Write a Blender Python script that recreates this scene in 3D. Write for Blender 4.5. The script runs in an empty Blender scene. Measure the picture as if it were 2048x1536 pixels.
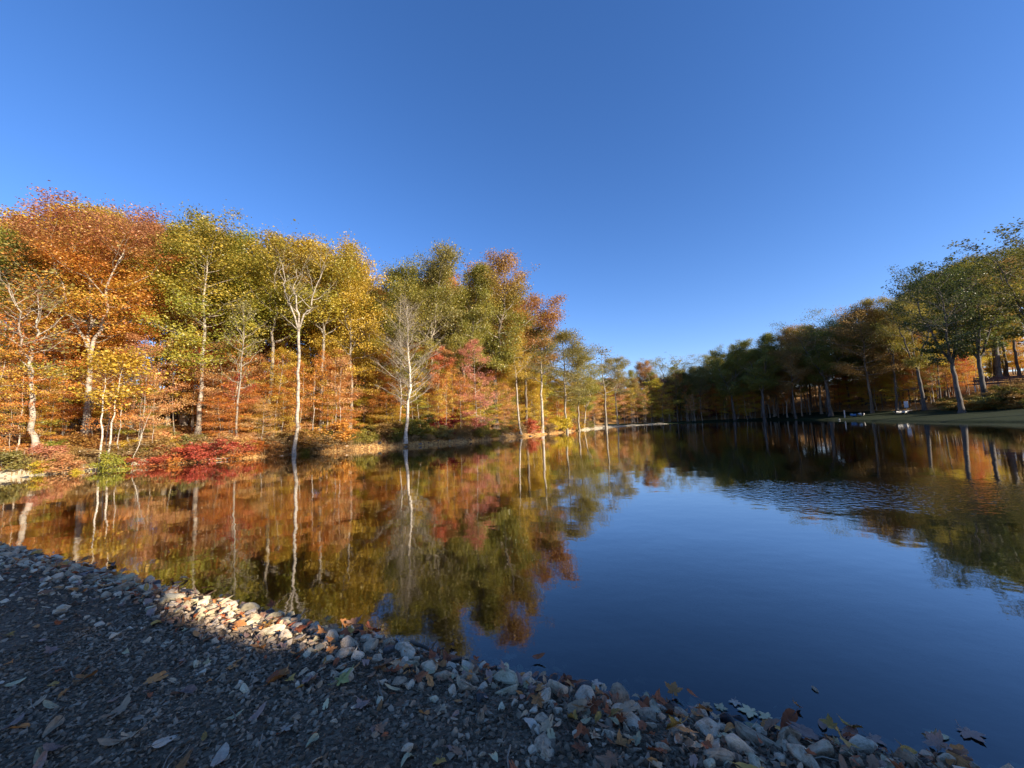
import bpy, bmesh, math, random
import numpy as np
from mathutils import Matrix, Vector, noise as mnoise

rng = np.random.default_rng(7)
random.seed(7)
S = bpy.context.scene
C = S.collection

# ------------------------------------------------------------------ camera, sky, sun, exposure
PX_F, PITCH, ROLL, EYE = 769.0, math.radians(5.6), math.radians(1.9), 1.6
SUN_AZ, SUN_EL = math.radians(122), math.radians(19.5)      # clockwise from the view direction (+Y)
aF = np.array([0, math.cos(PITCH), math.sin(PITCH)]); r0 = np.array([1.0, 0, 0]); u0 = np.cross(r0, aF)
aR = math.cos(ROLL) * r0 - math.sin(ROLL) * u0
aU = math.cos(ROLL) * u0 + math.sin(ROLL) * r0
cd = bpy.data.cameras.new('camera'); cam = bpy.data.objects.new('camera', cd); C.objects.link(cam)
cam.matrix_world = Matrix(((aR[0], aU[0], -aF[0], 0), (aR[1], aU[1], -aF[1], 0), (aR[2], aU[2], -aF[2], EYE), (0, 0, 0, 1)))
cd.sensor_fit = 'HORIZONTAL'; cd.sensor_width = 36; cd.lens = 36 * PX_F / 2048
cd.clip_start = 0.05; cd.clip_end = 3000
S.camera = cam

W = bpy.data.worlds.new('World'); S.world = W; W.use_nodes = True
nt = W.node_tree
bg = nt.nodes['Background']
sky = nt.nodes.new('ShaderNodeTexSky'); sky.sky_type = 'NISHITA'; sky.sun_disc = False
sky.sun_elevation = SUN_EL; sky.sun_rotation = SUN_AZ
sky.altitude = 300; sky.air_density = 1.0; sky.dust_density = 0.25; sky.ozone_density = 3.0
hs = nt.nodes.new('ShaderNodeHueSaturation'); hs.inputs['Saturation'].default_value = 1.2
hs.inputs['Value'].default_value = 1.0
nt.links.new(sky.outputs[0], hs.inputs['Color']); tint = nt.nodes.new('ShaderNodeMix'); tint.data_type = 'RGBA'; tint.blend_type = 'MULTIPLY'; tint.inputs[0].default_value = 1
tint.inputs[7].default_value = (1.15, 1.04, 1.26, 1)                 # the picture's violet leaning white balance
nt.links.new(hs.outputs[0], tint.inputs[6]); nt.links.new(tint.outputs[2], bg.inputs['Color'])
bg.inputs['Strength'].default_value = 0.077

sd = bpy.data.lights.new('sun', 'SUN'); sd.energy = 5.0; sd.angle = math.radians(0.5); sd.color = (1.0, 0.86, 0.68)
sun = bpy.data.objects.new('sun', sd); C.objects.link(sun)
SDIR = np.array([math.sin(SUN_AZ) * math.cos(SUN_EL), math.cos(SUN_AZ) * math.cos(SUN_EL), math.sin(SUN_EL)])
sun.rotation_euler = Vector(SDIR).to_track_quat('Z', 'Y').to_euler()

S.view_settings.view_transform = 'Standard'; S.view_settings.look = 'None'
S.view_settings.exposure = 1.36; S.view_settings.gamma = 1.0
S.cycles.use_denoising = True
S.cycles.max_bounces = 6; S.cycles.diffuse_bounces = 3; S.cycles.transmission_bounces = 4; S.cycles.transparent_max_bounces = 6
S.cycles.sample_clamp_indirect = 6

# ------------------------------------------------------------------ small helpers
def tag(o, label=None, cat=None, group=None, kind=None):
    if label: o['label'] = label
    if cat: o['category'] = cat
    if group: o['group'] = group
    if kind: o['kind'] = kind
    return o

def link(o, parent=None):
    C.objects.link(o)
    if parent is not None: o.parent = parent
    return o

def empty(name, loc=(0, 0, 0), rz=0.0):
    o = bpy.data.objects.new(name, None); o.location = loc; o.rotation_euler = (0, 0, rz); o.empty_display_size = 0.2
    return link(o)

def npmesh(name, v, faces, smooth=False, attrs=None, mat=None, vattrs=None):
    """faces: (n,3) or (n,4) int array, or a list of such arrays"""
    if not isinstance(faces, list): faces = [faces]
    faces = [f for f in faces if len(f)]
    me = bpy.data.meshes.new(name)
    me.vertices.add(len(v)); me.vertices.foreach_set('co', np.asarray(v, np.float32).ravel())
    n = sum(len(f) for f in faces); nl = sum(f.size for f in faces)
    me.loops.add(nl); me.loops.foreach_set('vertex_index', np.concatenate([f.ravel() for f in faces]).astype(np.int32))
    me.polygons.add(n)
    tot = np.concatenate([np.full(len(f), f.shape[1], np.int32) for f in faces])
    me.polygons.foreach_set('loop_start', np.concatenate([[0], np.cumsum(tot)[:-1]]).astype(np.int32))
    me.update(calc_edges=True)
    me.polygons.foreach_set('use_smooth', np.full(n, smooth, bool))
    for k, a in (attrs or {}).items():
        at = me.attributes.new(k, 'FLOAT', 'FACE'); at.data.foreach_set('value', np.asarray(a, np.float32))
    for k, a in (vattrs or {}).items():
        at = me.attributes.new(k, 'FLOAT', 'POINT'); at.data.foreach_set('value', np.asarray(a, np.float32))
    if mat: me.materials.append(mat)
    return me

def obj(name, me, parent=None, mat=None, **kw):
    o = bpy.data.objects.new(name, me)
    if mat is not None:
        if len(me.materials) == 0: me.materials.append(mat)
        else:
            o.material_slots[0].link = 'OBJECT'; o.material_slots[0].material = mat
    link(o, parent)
    return tag(o, **kw)

class MB:
    """collects boxes, bars and prisms into one mesh"""
    def __init__(s): s.bm = bmesh.new()
    def box(s, c, d, rz=0.0, ry=0.0, rx=0.0, taper=1.0):
        r = bmesh.ops.create_cube(s.bm, size=1.0)['verts']
        for v in r:
            if v.co.z > 0: v.co.x *= taper; v.co.y *= taper
        M = Matrix.Translation(c) @ Matrix.Rotation(rz, 4, 'Z') @ Matrix.Rotation(ry, 4, 'Y') @ Matrix.Rotation(rx, 4, 'X') @ Matrix.Diagonal((d[0], d[1], d[2], 1))
        bmesh.ops.transform(s.bm, matrix=M, verts=r)
        return s
    def cyl(s, a, b, r1, r2=None, n=10):
        a, b = Vector(a), Vector(b); d = b - a
        r = bmesh.ops.create_cone(s.bm, cap_ends=True, segments=n, radius1=r1, radius2=r1 if r2 is None else r2, depth=d.length)['verts']
        M = Matrix.Translation((a + b) / 2) @ d.to_track_quat('Z', 'Y').to_matrix().to_4x4()
        bmesh.ops.transform(s.bm, matrix=M, verts=r)
        return s
    def build(s, name, mat, parent=None, bevel=0.0, **kw):
        if bevel: bmesh.ops.bevel(s.bm, geom=s.bm.edges[:], offset=bevel, segments=1, affect='EDGES', profile=0.5)
        me = bpy.data.meshes.new(name); s.bm.to_mesh(me); s.bm.free(); me.materials.append(mat)
        return obj(name, me, parent, **kw)

# ------------------------------------------------------------------ materials
def newmat(name):
    m = bpy.data.materials.new(name); m.use_nodes = True
    t = m.node_tree; t.nodes.clear()
    out = t.nodes.new('ShaderNodeOutputMaterial')
    return m, t, out

def N(t, typ, **kw):
    n = t.nodes.new(typ)
    for k, v in kw.items():
        if k in n.inputs.keys(): n.inputs[k].default_value = v
        else: setattr(n, k, v)
    return n

def ramp(t, stops, fac=None, interp='LINEAR'):
    r = t.nodes.new('ShaderNodeValToRGB'); e = r.color_ramp.elements; r.color_ramp.interpolation = interp
    while len(e) < len(stops): e.new(0.5)
    for k, (p, c) in enumerate(stops):
        e[k].position = p; e[k].color = (c[0], c[1], c[2], 1)
    if fac is not None: t.links.new(fac, r.inputs[0])
    return r

def math_(t, op, a, b=None, c=None):
    n = t.nodes.new('ShaderNodeMath'); n.operation = op
    for i, x in enumerate((a, b, c)):
        if x is None: continue
        if isinstance(x, (int, float)): n.inputs[i].default_value = x
        else: t.links.new(x, n.inputs[i])
    return n.outputs[0]

def attr(t, name):
    n = t.nodes.new('ShaderNodeAttribute'); n.attribute_name = name; return n.outputs['Fac']

def leafmat(name, pal, pal_top=None, transl=0.45, top0=0.45, top1=0.8):
    """leaf colour: a palette driven by each clump's and each leaf's own chance value; pal_top takes over towards the top of the crown"""
    m, t, out = newmat(name)
    f = math_(t, 'MULTIPLY_ADD', attr(t, 'cl'), 0.62, math_(t, 'MULTIPLY', attr(t, 'rnd'), 0.38))
    oi = t.nodes.new('ShaderNodeObjectInfo')
    f = math_(t, 'ADD', f, math_(t, 'MULTIPLY_ADD', oi.outputs['Random'], 0.22, -0.11))
    n = len(pal)
    col = ramp(t, [(0.12 + 0.76 * i / (n - 1), c) for i, c in enumerate(pal)], f).outputs[0]
    if pal_top:
        k = len(pal_top)
        col2 = ramp(t, [(0.12 + 0.76 * i / (k - 1), c) for i, c in enumerate(pal_top)], f).outputs[0]
        g = math_(t, 'ADD', attr(t, 'hg'), math_(t, 'MULTIPLY_ADD', attr(t, 'cl'), 0.36, -0.18))
        mr = N(t, 'ShaderNodeMapRange'); mr.inputs['From Min'].default_value = top0; mr.inputs['From Max'].default_value = top1
        t.links.new(g, mr.inputs['Value'])
        mx = N(t, 'ShaderNodeMix', data_type='RGBA'); t.links.new(mr.outputs[0], mx.inputs[0])
        t.links.new(col, mx.inputs[6]); t.links.new(col2, mx.inputs[7]); col = mx.outputs[2]
    d = N(t, 'ShaderNodeBsdfDiffuse'); tr = N(t, 'ShaderNodeBsdfTranslucent')
    t.links.new(col, d.inputs['Color']); t.links.new(col, tr.inputs['Color'])
    ms = N(t, 'ShaderNodeMixShader'); ms.inputs[0].default_value = transl
    t.links.new(d.outputs[0], ms.inputs[1]); t.links.new(tr.outputs[0], ms.inputs[2])
    gl = N(t, 'ShaderNodeBsdfGlossy'); gl.inputs['Roughness'].default_value = 0.45; gl.inputs['Color'].default_value = (1, 1, 1, 1)
    m2 = N(t, 'ShaderNodeMixShader'); m2.inputs[0].default_value = 0.03
    t.links.new(ms.outputs[0], m2.inputs[1]); t.links.new(gl.outputs[0], m2.inputs[2])
    t.links.new(m2.outputs[0], out.inputs[0])
    return m

P = dict(
    orange=[(.44, .12, .03), (.56, .20, .04), (.62, .28, .05), (.64, .37, .06)],
    peach=[(.50, .20, .09), (.60, .30, .12), (.64, .38, .14), (.62, .42, .12)],
    gold=[(.40, .27, .04), (.54, .37, .045), (.62, .43, .05), (.66, .36, .05)],
    yellow=[(.42, .36, .035), (.56, .46, .04), (.66, .50, .05), (.66, .44, .05)],
    olive=[(.14, .155, .03), (.23, .225, .035), (.32, .275, .04), (.43, .31, .045)],
    green=[(.11, .125, .02), (.17, .185, .03), (.24, .23, .035), (.34, .28, .04)],
    lime=[(.17, .21, .03), (.26, .28, .035), (.38, .34, .04), (.48, .36, .04)],
    red=[(.36, .055, .04), (.50, .10, .055), (.56, .16, .065), (.60, .24, .07)],
    rose=[(.44, .13, .10), (.55, .20, .14), (.60, .27, .15), (.62, .34, .15)],
    crimson=[(.12, .012, .018), (.20, .02, .025), (.30, .035, .03)],
    rust=[(.30, .135, .045), (.40, .19, .052), (.46, .25, .058), (.48, .32, .065)],
    dusk=[(.34, .13, .09), (.42, .18, .10), (.46, .24, .10), (.46, .28, .08)],
    dark=[(.085, .09, .018), (.135, .135, .024), (.19, .175, .03), (.27, .205, .035)],
    greyolive=[(.17, .155, .055), (.24, .215, .06), (.30, .255, .065), (.36, .27, .07)],
    brown=[(.22, .135, .05), (.31, .185, .06), (.38, .235, .07), (.44, .29, .075)],
    deep=[(.045, .065, .014), (.075, .095, .02), (.105, .12, .024), (.16, .14, .03)],
    straw=[(.26, .17, .07), (.38, .26, .11), (.46, .33, .15)],
)
LEAF = {k: leafmat('leaf_' + k, v) for k, v in P.items()}
LEAF['redtop'] = leafmat('leaf_redtop', [P['orange'][1], P['orange'][2], P['gold'][2], P['olive'][3]], P['dusk'], top0=.74, top1=1.06)
LEAF['oliverust'] = leafmat('leaf_oliverust', P['olive'][:3] + [P['rust'][3]], P['rust'], top0=.62, top1=1.05)
LEAF['goldgreen'] = leafmat('leaf_goldgreen', P['lime'], P['olive'][1:] + [P['gold'][2]], top0=.4, top1=.9)
LEAF['flame'] = leafmat('leaf_flame', P['gold'], P['orange'], top0=.25, top1=.8)
LEAF['redflame'] = leafmat('leaf_redflame', P['orange'], P['red'], top0=.25, top1=.85)

def barkmat(name, dark, light, scale=6.0, band=False, bump=0.5):
    m, t, out = newmat(name)
    tc = t.nodes.new('ShaderNodeTexCoord'); mp = N(t, 'ShaderNodeMapping')
    mp.inputs['Scale'].default_value = (scale, scale, scale * (1.6 if band else 0.22))
    t.links.new(tc.outputs['Object'], mp.inputs[0])
    nz = N(t, 'ShaderNodeTexNoise', Scale=1.0, Detail=5.0, Roughness=0.65); t.links.new(mp.outputs[0], nz.inputs['Vector'])
    n2 = N(t, 'ShaderNodeTexNoise', Scale=0.9, Detail=3.0); t.links.new(tc.outputs['Object'], n2.inputs['Vector'])
    f = math_(t, 'MULTIPLY_ADD', nz.outputs['Fac'], 0.7, math_(t, 'MULTIPLY', n2.outputs['Fac'], 0.3))
    col = ramp(t, [(0.36, dark), (0.46, tuple((a + b) / 2 for a, b in zip(dark, light))), (0.58, light)], f)
    b = N(t, 'ShaderNodeBsdfPrincipled', Roughness=0.85); b.inputs['Specular IOR Level'].default_value = 0.2
    t.links.new(col.outputs[0], b.inputs['Base Color'])
    bp = N(t, 'ShaderNodeBump', Strength=bump, Distance=0.02); t.links.new(nz.outputs['Fac'], bp.inputs['Height'])
    t.links.new(bp.outputs[0], b.inputs['Normal']); t.links.new(b.outputs[0], out.inputs[0])
    return m

BARK = dict(
    pale=barkmat('bark_pale', (.11, .09, .065), (.41, .355, .28), 4.0, True),
    birch=barkmat('bark_birch', (.18, .145, .10), (.58, .52, .42), 5.0, True),
    grey=barkmat('bark_grey', (.09, .075, .055), (.30, .26, .20), 7.0),
    brown=barkmat('bark_brown', (.05, .04, .03), (.17, .135, .10), 7.0),
    oak=barkmat('bark_oak', (.035, .03, .027), (.13, .115, .10), 8.0, bump=1.0),
    twig=barkmat('bark_twig', (.14, .115, .085), (.33, .28, .21), 9.0),
)

def plain(name, col, rough=0.6, noise=0.0, nscale=8.0, metal=0.0, spec=0.4, bump=0.0):
    m, t, out = newmat(name)
    b = N(t, 'ShaderNodeBsdfPrincipled', Roughness=rough, Metallic=metal); b.inputs['Specular IOR Level'].default_value = spec
    tc = t.nodes.new('ShaderNodeTexCoord')
    nz = N(t, 'ShaderNodeTexNoise', Scale=nscale, Detail=5.0, Roughness=0.6); t.links.new(tc.outputs['Object'], nz.inputs['Vector'])
    lo = tuple(c * (1 - noise) for c in col); hi = tuple(min(1, c * (1 + noise)) for c in col)
    rp = ramp(t, [(0.3, lo), (0.7, hi)], nz.outputs['Fac']); t.links.new(rp.outputs[0], b.inputs['Base Color'])
    if bump:
        bp = N(t, 'ShaderNodeBump', Strength=bump, Distance=0.02); t.links.new(nz.outputs['Fac'], bp.inputs['Height'])
        t.links.new(bp.outputs[0], b.inputs['Normal'])
    t.links.new(b.outputs[0], out.inputs[0])
    return m

# ------------------------------------------------------------------ the lake's outline and the terrain
OUT = [  # x, y, bank: N dam where the camera stands, L sunlit bank, F far shore, R lawn bank
    (-24, 13.2, 'L'), (-22.6, 14.6, 'L'), (-19.7, 17, 'L'), (-17.9, 20.2, 'L'), (-13.9, 24.1, 'L'), (-10.1, 28.1, 'L'), (-8.0, 29.4, 'L'), (-3, 34.3, 'L'),
    (-.9, 38.5, 'L'), (4.3, 46.1, 'L'), (9.5, 57, 'L'), (13.5, 64, 'L'), (20.5, 74.5, 'F'), (33, 85, 'F'), (43, 89, 'F'), (52, 90.5, 'F'), (59, 86, 'R'),
    (58, 73, 'R'), (54, 62, 'R'), (47.5, 45, 'R'), (46, 35, 'R'), (46, 20, 'R'), (44, 5, 'R'), (36, -7, 'N'), (20, -8, 'N'), (9, -2.2, 'N'), (5, .45, 'N'), (3.2, 1.3, 'N'),
    (1.89, 1.9, 'N'), (1.17, 2.17, 'N'), (.32, 2.5, 'N'), (-.48, 2.80, 'N'), (-1.8, 3.33, 'N'), (-3.89, 4.26, 'N'), (-7.75, 5.97, 'N'), (-14, 8.8, 'N'), (-21, 11.8, 'N')]
pl = np.array([(a, b) for a, b, _ in OUT]); pw = np.array([[k == c for c in 'NLFR'] for _, _, k in OUT], float)
def chaikin(p):
    q = np.roll(p, -1, 0); return np.stack([.75 * p + .25 * q, .25 * p + .75 * q], 1).reshape(-1, p.shape[1])
_all = chaikin(np.hstack([pl, pw])); pl, pw = _all[:, :2], _all[:, 2:]

def lake(xy):
    """signed distance to the shoreline (outside positive) and the four bank weights"""
    xy = np.asarray(xy, float).reshape(-1, 2); n = len(xy)
    D = np.empty(n); Wt = np.empty((n, 4))
    A = pl; B = np.roll(pl, -1, 0); AB = B - A; L2 = (AB ** 2).sum(1); wB = np.roll(pw, -1, 0)
    for s in range(0, n, 20000):
        q = xy[s:s + 20000]
        AP = q[:, None] - A[None]
        tt = np.clip((AP * AB).sum(2) / L2, 0, 1)
        d2 = ((AP - AB * tt[..., None]) ** 2).sum(2)
        i = d2.argmin(1); r = np.arange(len(q)); d = np.sqrt(d2[r, i])
        y = q[:, 1][:, None]; x = q[:, 0][:, None]
        cond = (A[:, 1] > y) != (B[:, 1] > y)
        xi = A[:, 0] + (y - A[:, 1]) / np.where(np.abs(AB[:, 1]) < 1e-9, 1e-9, AB[:, 1]) * AB[:, 0]
        ins = (np.sum(cond & (x < xi), 1) % 2) == 1
        D[s:s + 20000] = np.where(ins, -d, d)
        # soft bank weights: inverse distance over all segments
        iw = 1.0 / (d2 + 0.3) ** 1.5
        Wt[s:s + 20000] = (iw @ ((pw + wB) / 2)) / iw.sum(1)[:, None]
    return D, Wt

def vnoise(x, y, s, seed=0.0):
    """cheap smooth value noise, vectorised"""
    x = x / s + seed * 17.3; y = y / s - seed * 9.1
    xi = np.floor(x).astype(np.int64); yi = np.floor(y).astype(np.int64); fx = x - xi; fy = y - yi
    fx = fx * fx * (3 - 2 * fx); fy = fy * fy * (3 - 2 * fy)
    def hsh(a, b):
        h = (a * 374761393 + b * 668265263) & 0x7fffffff; h = ((h ^ (h >> 13)) * 1274126177) & 0x7fffffff
        return ((h ^ (h >> 16)) & 0xffff) / 65535.0 - 0.5
    return (hsh(xi, yi) * (1 - fx) + hsh(xi + 1, yi) * fx) * (1 - fy) + (hsh(xi, yi + 1) * (1 - fx) + hsh(xi + 1, yi + 1) * fx) * fy

def height(xy):
    xy = np.asarray(xy, float).reshape(-1, 2); x, y = xy[:, 0], xy[:, 1]
    d, w = lake(xy)
    d = d + 0.25 * vnoise(x, y, .9) * (1 - w[:, 0]) + 0.9 * vnoise(x, y, 4.0, 2) * (1 - w[:, 0]) * (np.abs(d) < 60) + .12 * w[:, 0] * vnoise(x, y, .5, 3)
    o = np.maximum(d, 0)
    zN = .2 * (1 - np.exp(-o / .38)) + .02 * vnoise(x, y, .7, 4)
    zL = .30 * (1 - np.exp(-o / .35)) + .20 * np.minimum(o, 9) + .30 * np.clip(o - 9, 0, 22) + .1 * np.clip(o - 31, 0, 60)
    zF = .06 + .03 * np.minimum(o, 8) + .26 * np.clip(o - 8, 0, 40) + .05 * np.clip(o - 48, 0, 60)
    zR = .10 * (1 - np.exp(-o / .3)) + .085 * np.minimum(o, 14) + .42 * np.clip(o - 14, 0, 11) + .12 * np.clip(o - 25, 0, 80)
    zR += (.05 * vnoise(x, y, 3, 6))
    bump = .25 * vnoise(x, y, 2.2, 7) * np.clip(o / 3, 0, 1)
    land = w[:, 0] * zN + w[:, 1] * (zL + bump) + w[:, 2] * (zF + bump) + w[:, 3] * (zR + .5 * bump * np.clip((o - 14) / 4, 0, 1))
    bed = -np.minimum(.10 + .30 * np.abs(d), 2.2) * np.clip(np.abs(d) / .25, 0, 1)
    return np.where(d > 0, land, bed)

def gz(x, y): return float(height([(x, y)])[0])

def at(px, depth, zoff=0.0):
    """ground point in the picture's column px at a distance depth along the view"""
    v = 0.0
    for _ in range(8):
        p = aF * depth + aR * (px - 1024) / PX_F * depth + aU * v
        z = gz(p[0], p[1]) + zoff - EYE
        v += (z - p[2]) / aU[2]
    p = aF * depth + aR * (px - 1024) / PX_F * depth + aU * v
    return np.array([p[0], p[1], p[2] + EYE])

def ztop(base, py):
    """height at which a vertical line above base meets the picture row py"""
    lo, hi = 0.0, 60.0
    for _ in range(40):
        m = (lo + hi) / 2; q = np.array([base[0], base[1], base[2] + m - EYE])
        y = 768 - PX_F * (q @ aU) / (q @ aF)
        if y > py: lo = m
        else: hi = m
    return lo

# ---- terrain material pieces
def groundmat(name, stops, scale, detail_scale, bump, dist, wet=False, rough=.95):
    m, t, out = newmat(name)
    tc = t.nodes.new('ShaderNodeTexCoord')
    n1 = N(t, 'ShaderNodeTexNoise', Scale=scale, Detail=6.0, Roughness=.7); t.links.new(tc.outputs['Object'], n1.inputs['Vector'])
    v1 = N(t, 'ShaderNodeTexVoronoi', Scale=detail_scale); t.links.new(tc.outputs['Object'], v1.inputs['Vector'])
    sx = N(t, 'ShaderNodeSeparateColor'); t.links.new(v1.outputs['Color'], sx.inputs[0])
    f = math_(t, 'MULTIPLY_ADD', sx.outputs[0], .5, math_(t, 'MULTIPLY', n1.outputs['Fac'], .5))
    r = ramp(t, stops, f); colour = r.outputs[0]
    b = N(t, 'ShaderNodeBsdfPrincipled', Roughness=rough); b.inputs['Specular IOR Level'].default_value = .15
    if wet:                                       # the soaked strip beside the water is darker and shinier
        sp = t.nodes.new('ShaderNodeSeparateXYZ'); t.links.new(tc.outputs['Object'], sp.inputs[0])
        k = ramp(t, [(.02, (0, 0, 0)), (.11, (1, 1, 1))], math_(t, 'ADD', sp.outputs[2], math_(t, 'MULTIPLY_ADD', n1.outputs['Fac'], .08, -.04))).outputs[0]
        mx = N(t, 'ShaderNodeMix', data_type='RGBA', blend_type='MULTIPLY'); mx.inputs[0].default_value = 1; t.links.new(colour, mx.inputs[6])
        t.links.new(ramp(t, [(0, (.32, .32, .32)), (1, (1, 1, 1))], k).outputs[0], mx.inputs[7]); colour = mx.outputs[2]
        t.links.new(math_(t, 'MULTIPLY_ADD', k, .55, .35), b.inputs['Roughness'])
    t.links.new(colour, b.inputs['Base Color'])
    bp = N(t, 'ShaderNodeBump', Strength=bump, Distance=dist); t.links.new(v1.outputs['Distance'], bp.inputs['Height'])
    t.links.new(bp.outputs[0], b.inputs['Normal']); t.links.new(b.outputs[0], out.inputs[0])
    return m

M_GRAVEL = groundmat('dark_gravel', [(.2, (.06, .042, .026)), (.5, (.13, .094, .06)), (.8, (.24, .18, .12))], 3.0, 70.0, .9, .012, wet=True)
M_LITTER = groundmat('leaf_litter', [(.2, (.13, .065, .025)), (.42, (.28, .15, .05)), (.62, (.42, .24, .08)), (.85, (.50, .34, .14))], .8, 9.0, .8, .06)
M_LAWN = groundmat('lawn_grass', [(.2, (.007, .014, .004)), (.55, (.013, .024, .006)), (.85, (.03, .04, .011))], .5, 14.0, .6, .03)
M_SAND = groundmat('pale_silt', [(.2, (.20, .17, .12)), (.5, (.33, .29, .20)), (.85, (.45, .40, .28))], 1.2, 8.0, .5, .03)
M_BED = groundmat('lake_mud', [(.2, (.012, .011, .009)), (.55, (.028, .025, .019)), (.85, (.05, .042, .03))], 2.0, 12.0, .5, .02)

# ---- terrain sheets: coarse everywhere, fine where the camera stands; the faces are shared out by region
FX0, FX1, FY0, FY1 = -14.0, 7.2, -2.8, 8.8
def terrain():
    xs = np.concatenate([np.arange(-150, -30, 2.), np.arange(-30, 16, .4), np.arange(16, 80, 1.), np.arange(80, 201, 2.)])
    ys = np.concatenate([np.arange(-60, -4, 2.), np.arange(-4, 66, .4), np.arange(66, 110, 1.), np.arange(110, 231, 2.)])
    X, Y = np.meshgrid(xs, ys); Z = height(np.stack([X.ravel(), Y.ravel()], 1)).reshape(X.shape)
    st = .075
    fx = np.linspace(FX0, FX1, int(round((FX1 - FX0) / st)) + 1); fy = np.linspace(FY0, FY1, int(round((FY1 - FY0) / st)) + 1)
    A, B = np.meshgrid(fx, fy); ZF = height(np.stack([A.ravel(), B.ravel()], 1)).reshape(A.shape)
    ix = np.clip(np.searchsorted(xs, A, 'right') - 1, 0, len(xs) - 2); iy = np.clip(np.searchsorted(ys, B, 'right') - 1, 0, len(ys) - 2)
    tx = (A - xs[ix]) / (xs[ix + 1] - xs[ix]); ty = (B - ys[iy]) / (ys[iy + 1] - ys[iy])
    ZC = (Z[iy, ix] * (1 - tx) + Z[iy, ix + 1] * tx) * (1 - ty) + (Z[iy + 1, ix] * (1 - tx) + Z[iy + 1, ix + 1] * tx) * ty
    edge = np.minimum.reduce([A - FX0, FX1 - A, B - FY0, FY1 - B]); k = np.clip(edge / 0.8, 0, 1)
    ZF = ZC * (1 - k) + ZF * k
    parts = {}
    for (gx, gy, gzz, fine) in ((X, Y, Z, False), (A, B, ZF, True)):
        ny, nx = gx.shape
        v = np.stack([gx, gy, gzz], 2).reshape(-1, 3)
        i = (np.arange(ny - 1)[:, None] * nx + np.arange(nx - 1)[None]).ravel()
        f = np.stack([i, i + 1, i + nx + 1, i + nx], 1)
        c = v[f].mean(1)
        if not fine:
            keep = ~((c[:, 0] > FX0) & (c[:, 0] < FX1) & (c[:, 1] > FY0) & (c[:, 1] < FY1)); f, c = f[keep], c[keep]
        d, w = lake(c[:, :2])
        reg = np.full(len(f), 2)                                     # forest floor
        reg[(w[:, 0] > .5)] = 0                                       # gravel dam
        reg[(w[:, 3] > .5) & (d < 13.2 + 2 * vnoise(c[:, 0], c[:, 1], 3))] = 1
        reg[(w[:, 2] > .4) & (d < 7)] = 1
        reg[(w[:, 2] + w[:, 1] > .5) & (d < 3.2) & (c[:, 1] > 58) & (c[:, 0] < 34)] = 4
        reg[(w[:, 1] > .4) & (d < 1.0) & (c[:, 0] < -18)] = 4
        reg[(v[f][:, :, 2].max(1) < (.02 if fine else .0)) & (d < .7)] = 3
        for r in range(5): parts.setdefault(r, []).append((v, f[reg == r]))
    for r, (nm, m) in enumerate((('gravel_path', M_GRAVEL), ('lawn', M_LAWN), ('forest_floor', M_LITTER), ('lake_bed', M_BED), ('silt_beach', M_SAND))):
        vs, fs, off = [], [], 0
        for v, f in parts[r]:
            u, inv = np.unique(f, return_inverse=True)
            vs.append(v[u]); fs.append(inv.reshape(-1, 4) + off); off += len(u)
        obj(nm, npmesh(nm, np.vstack(vs), np.vstack(fs), True, mat=m), kind='structure')
terrain()
GRAVEL = bpy.data.objects['gravel_path']

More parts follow.
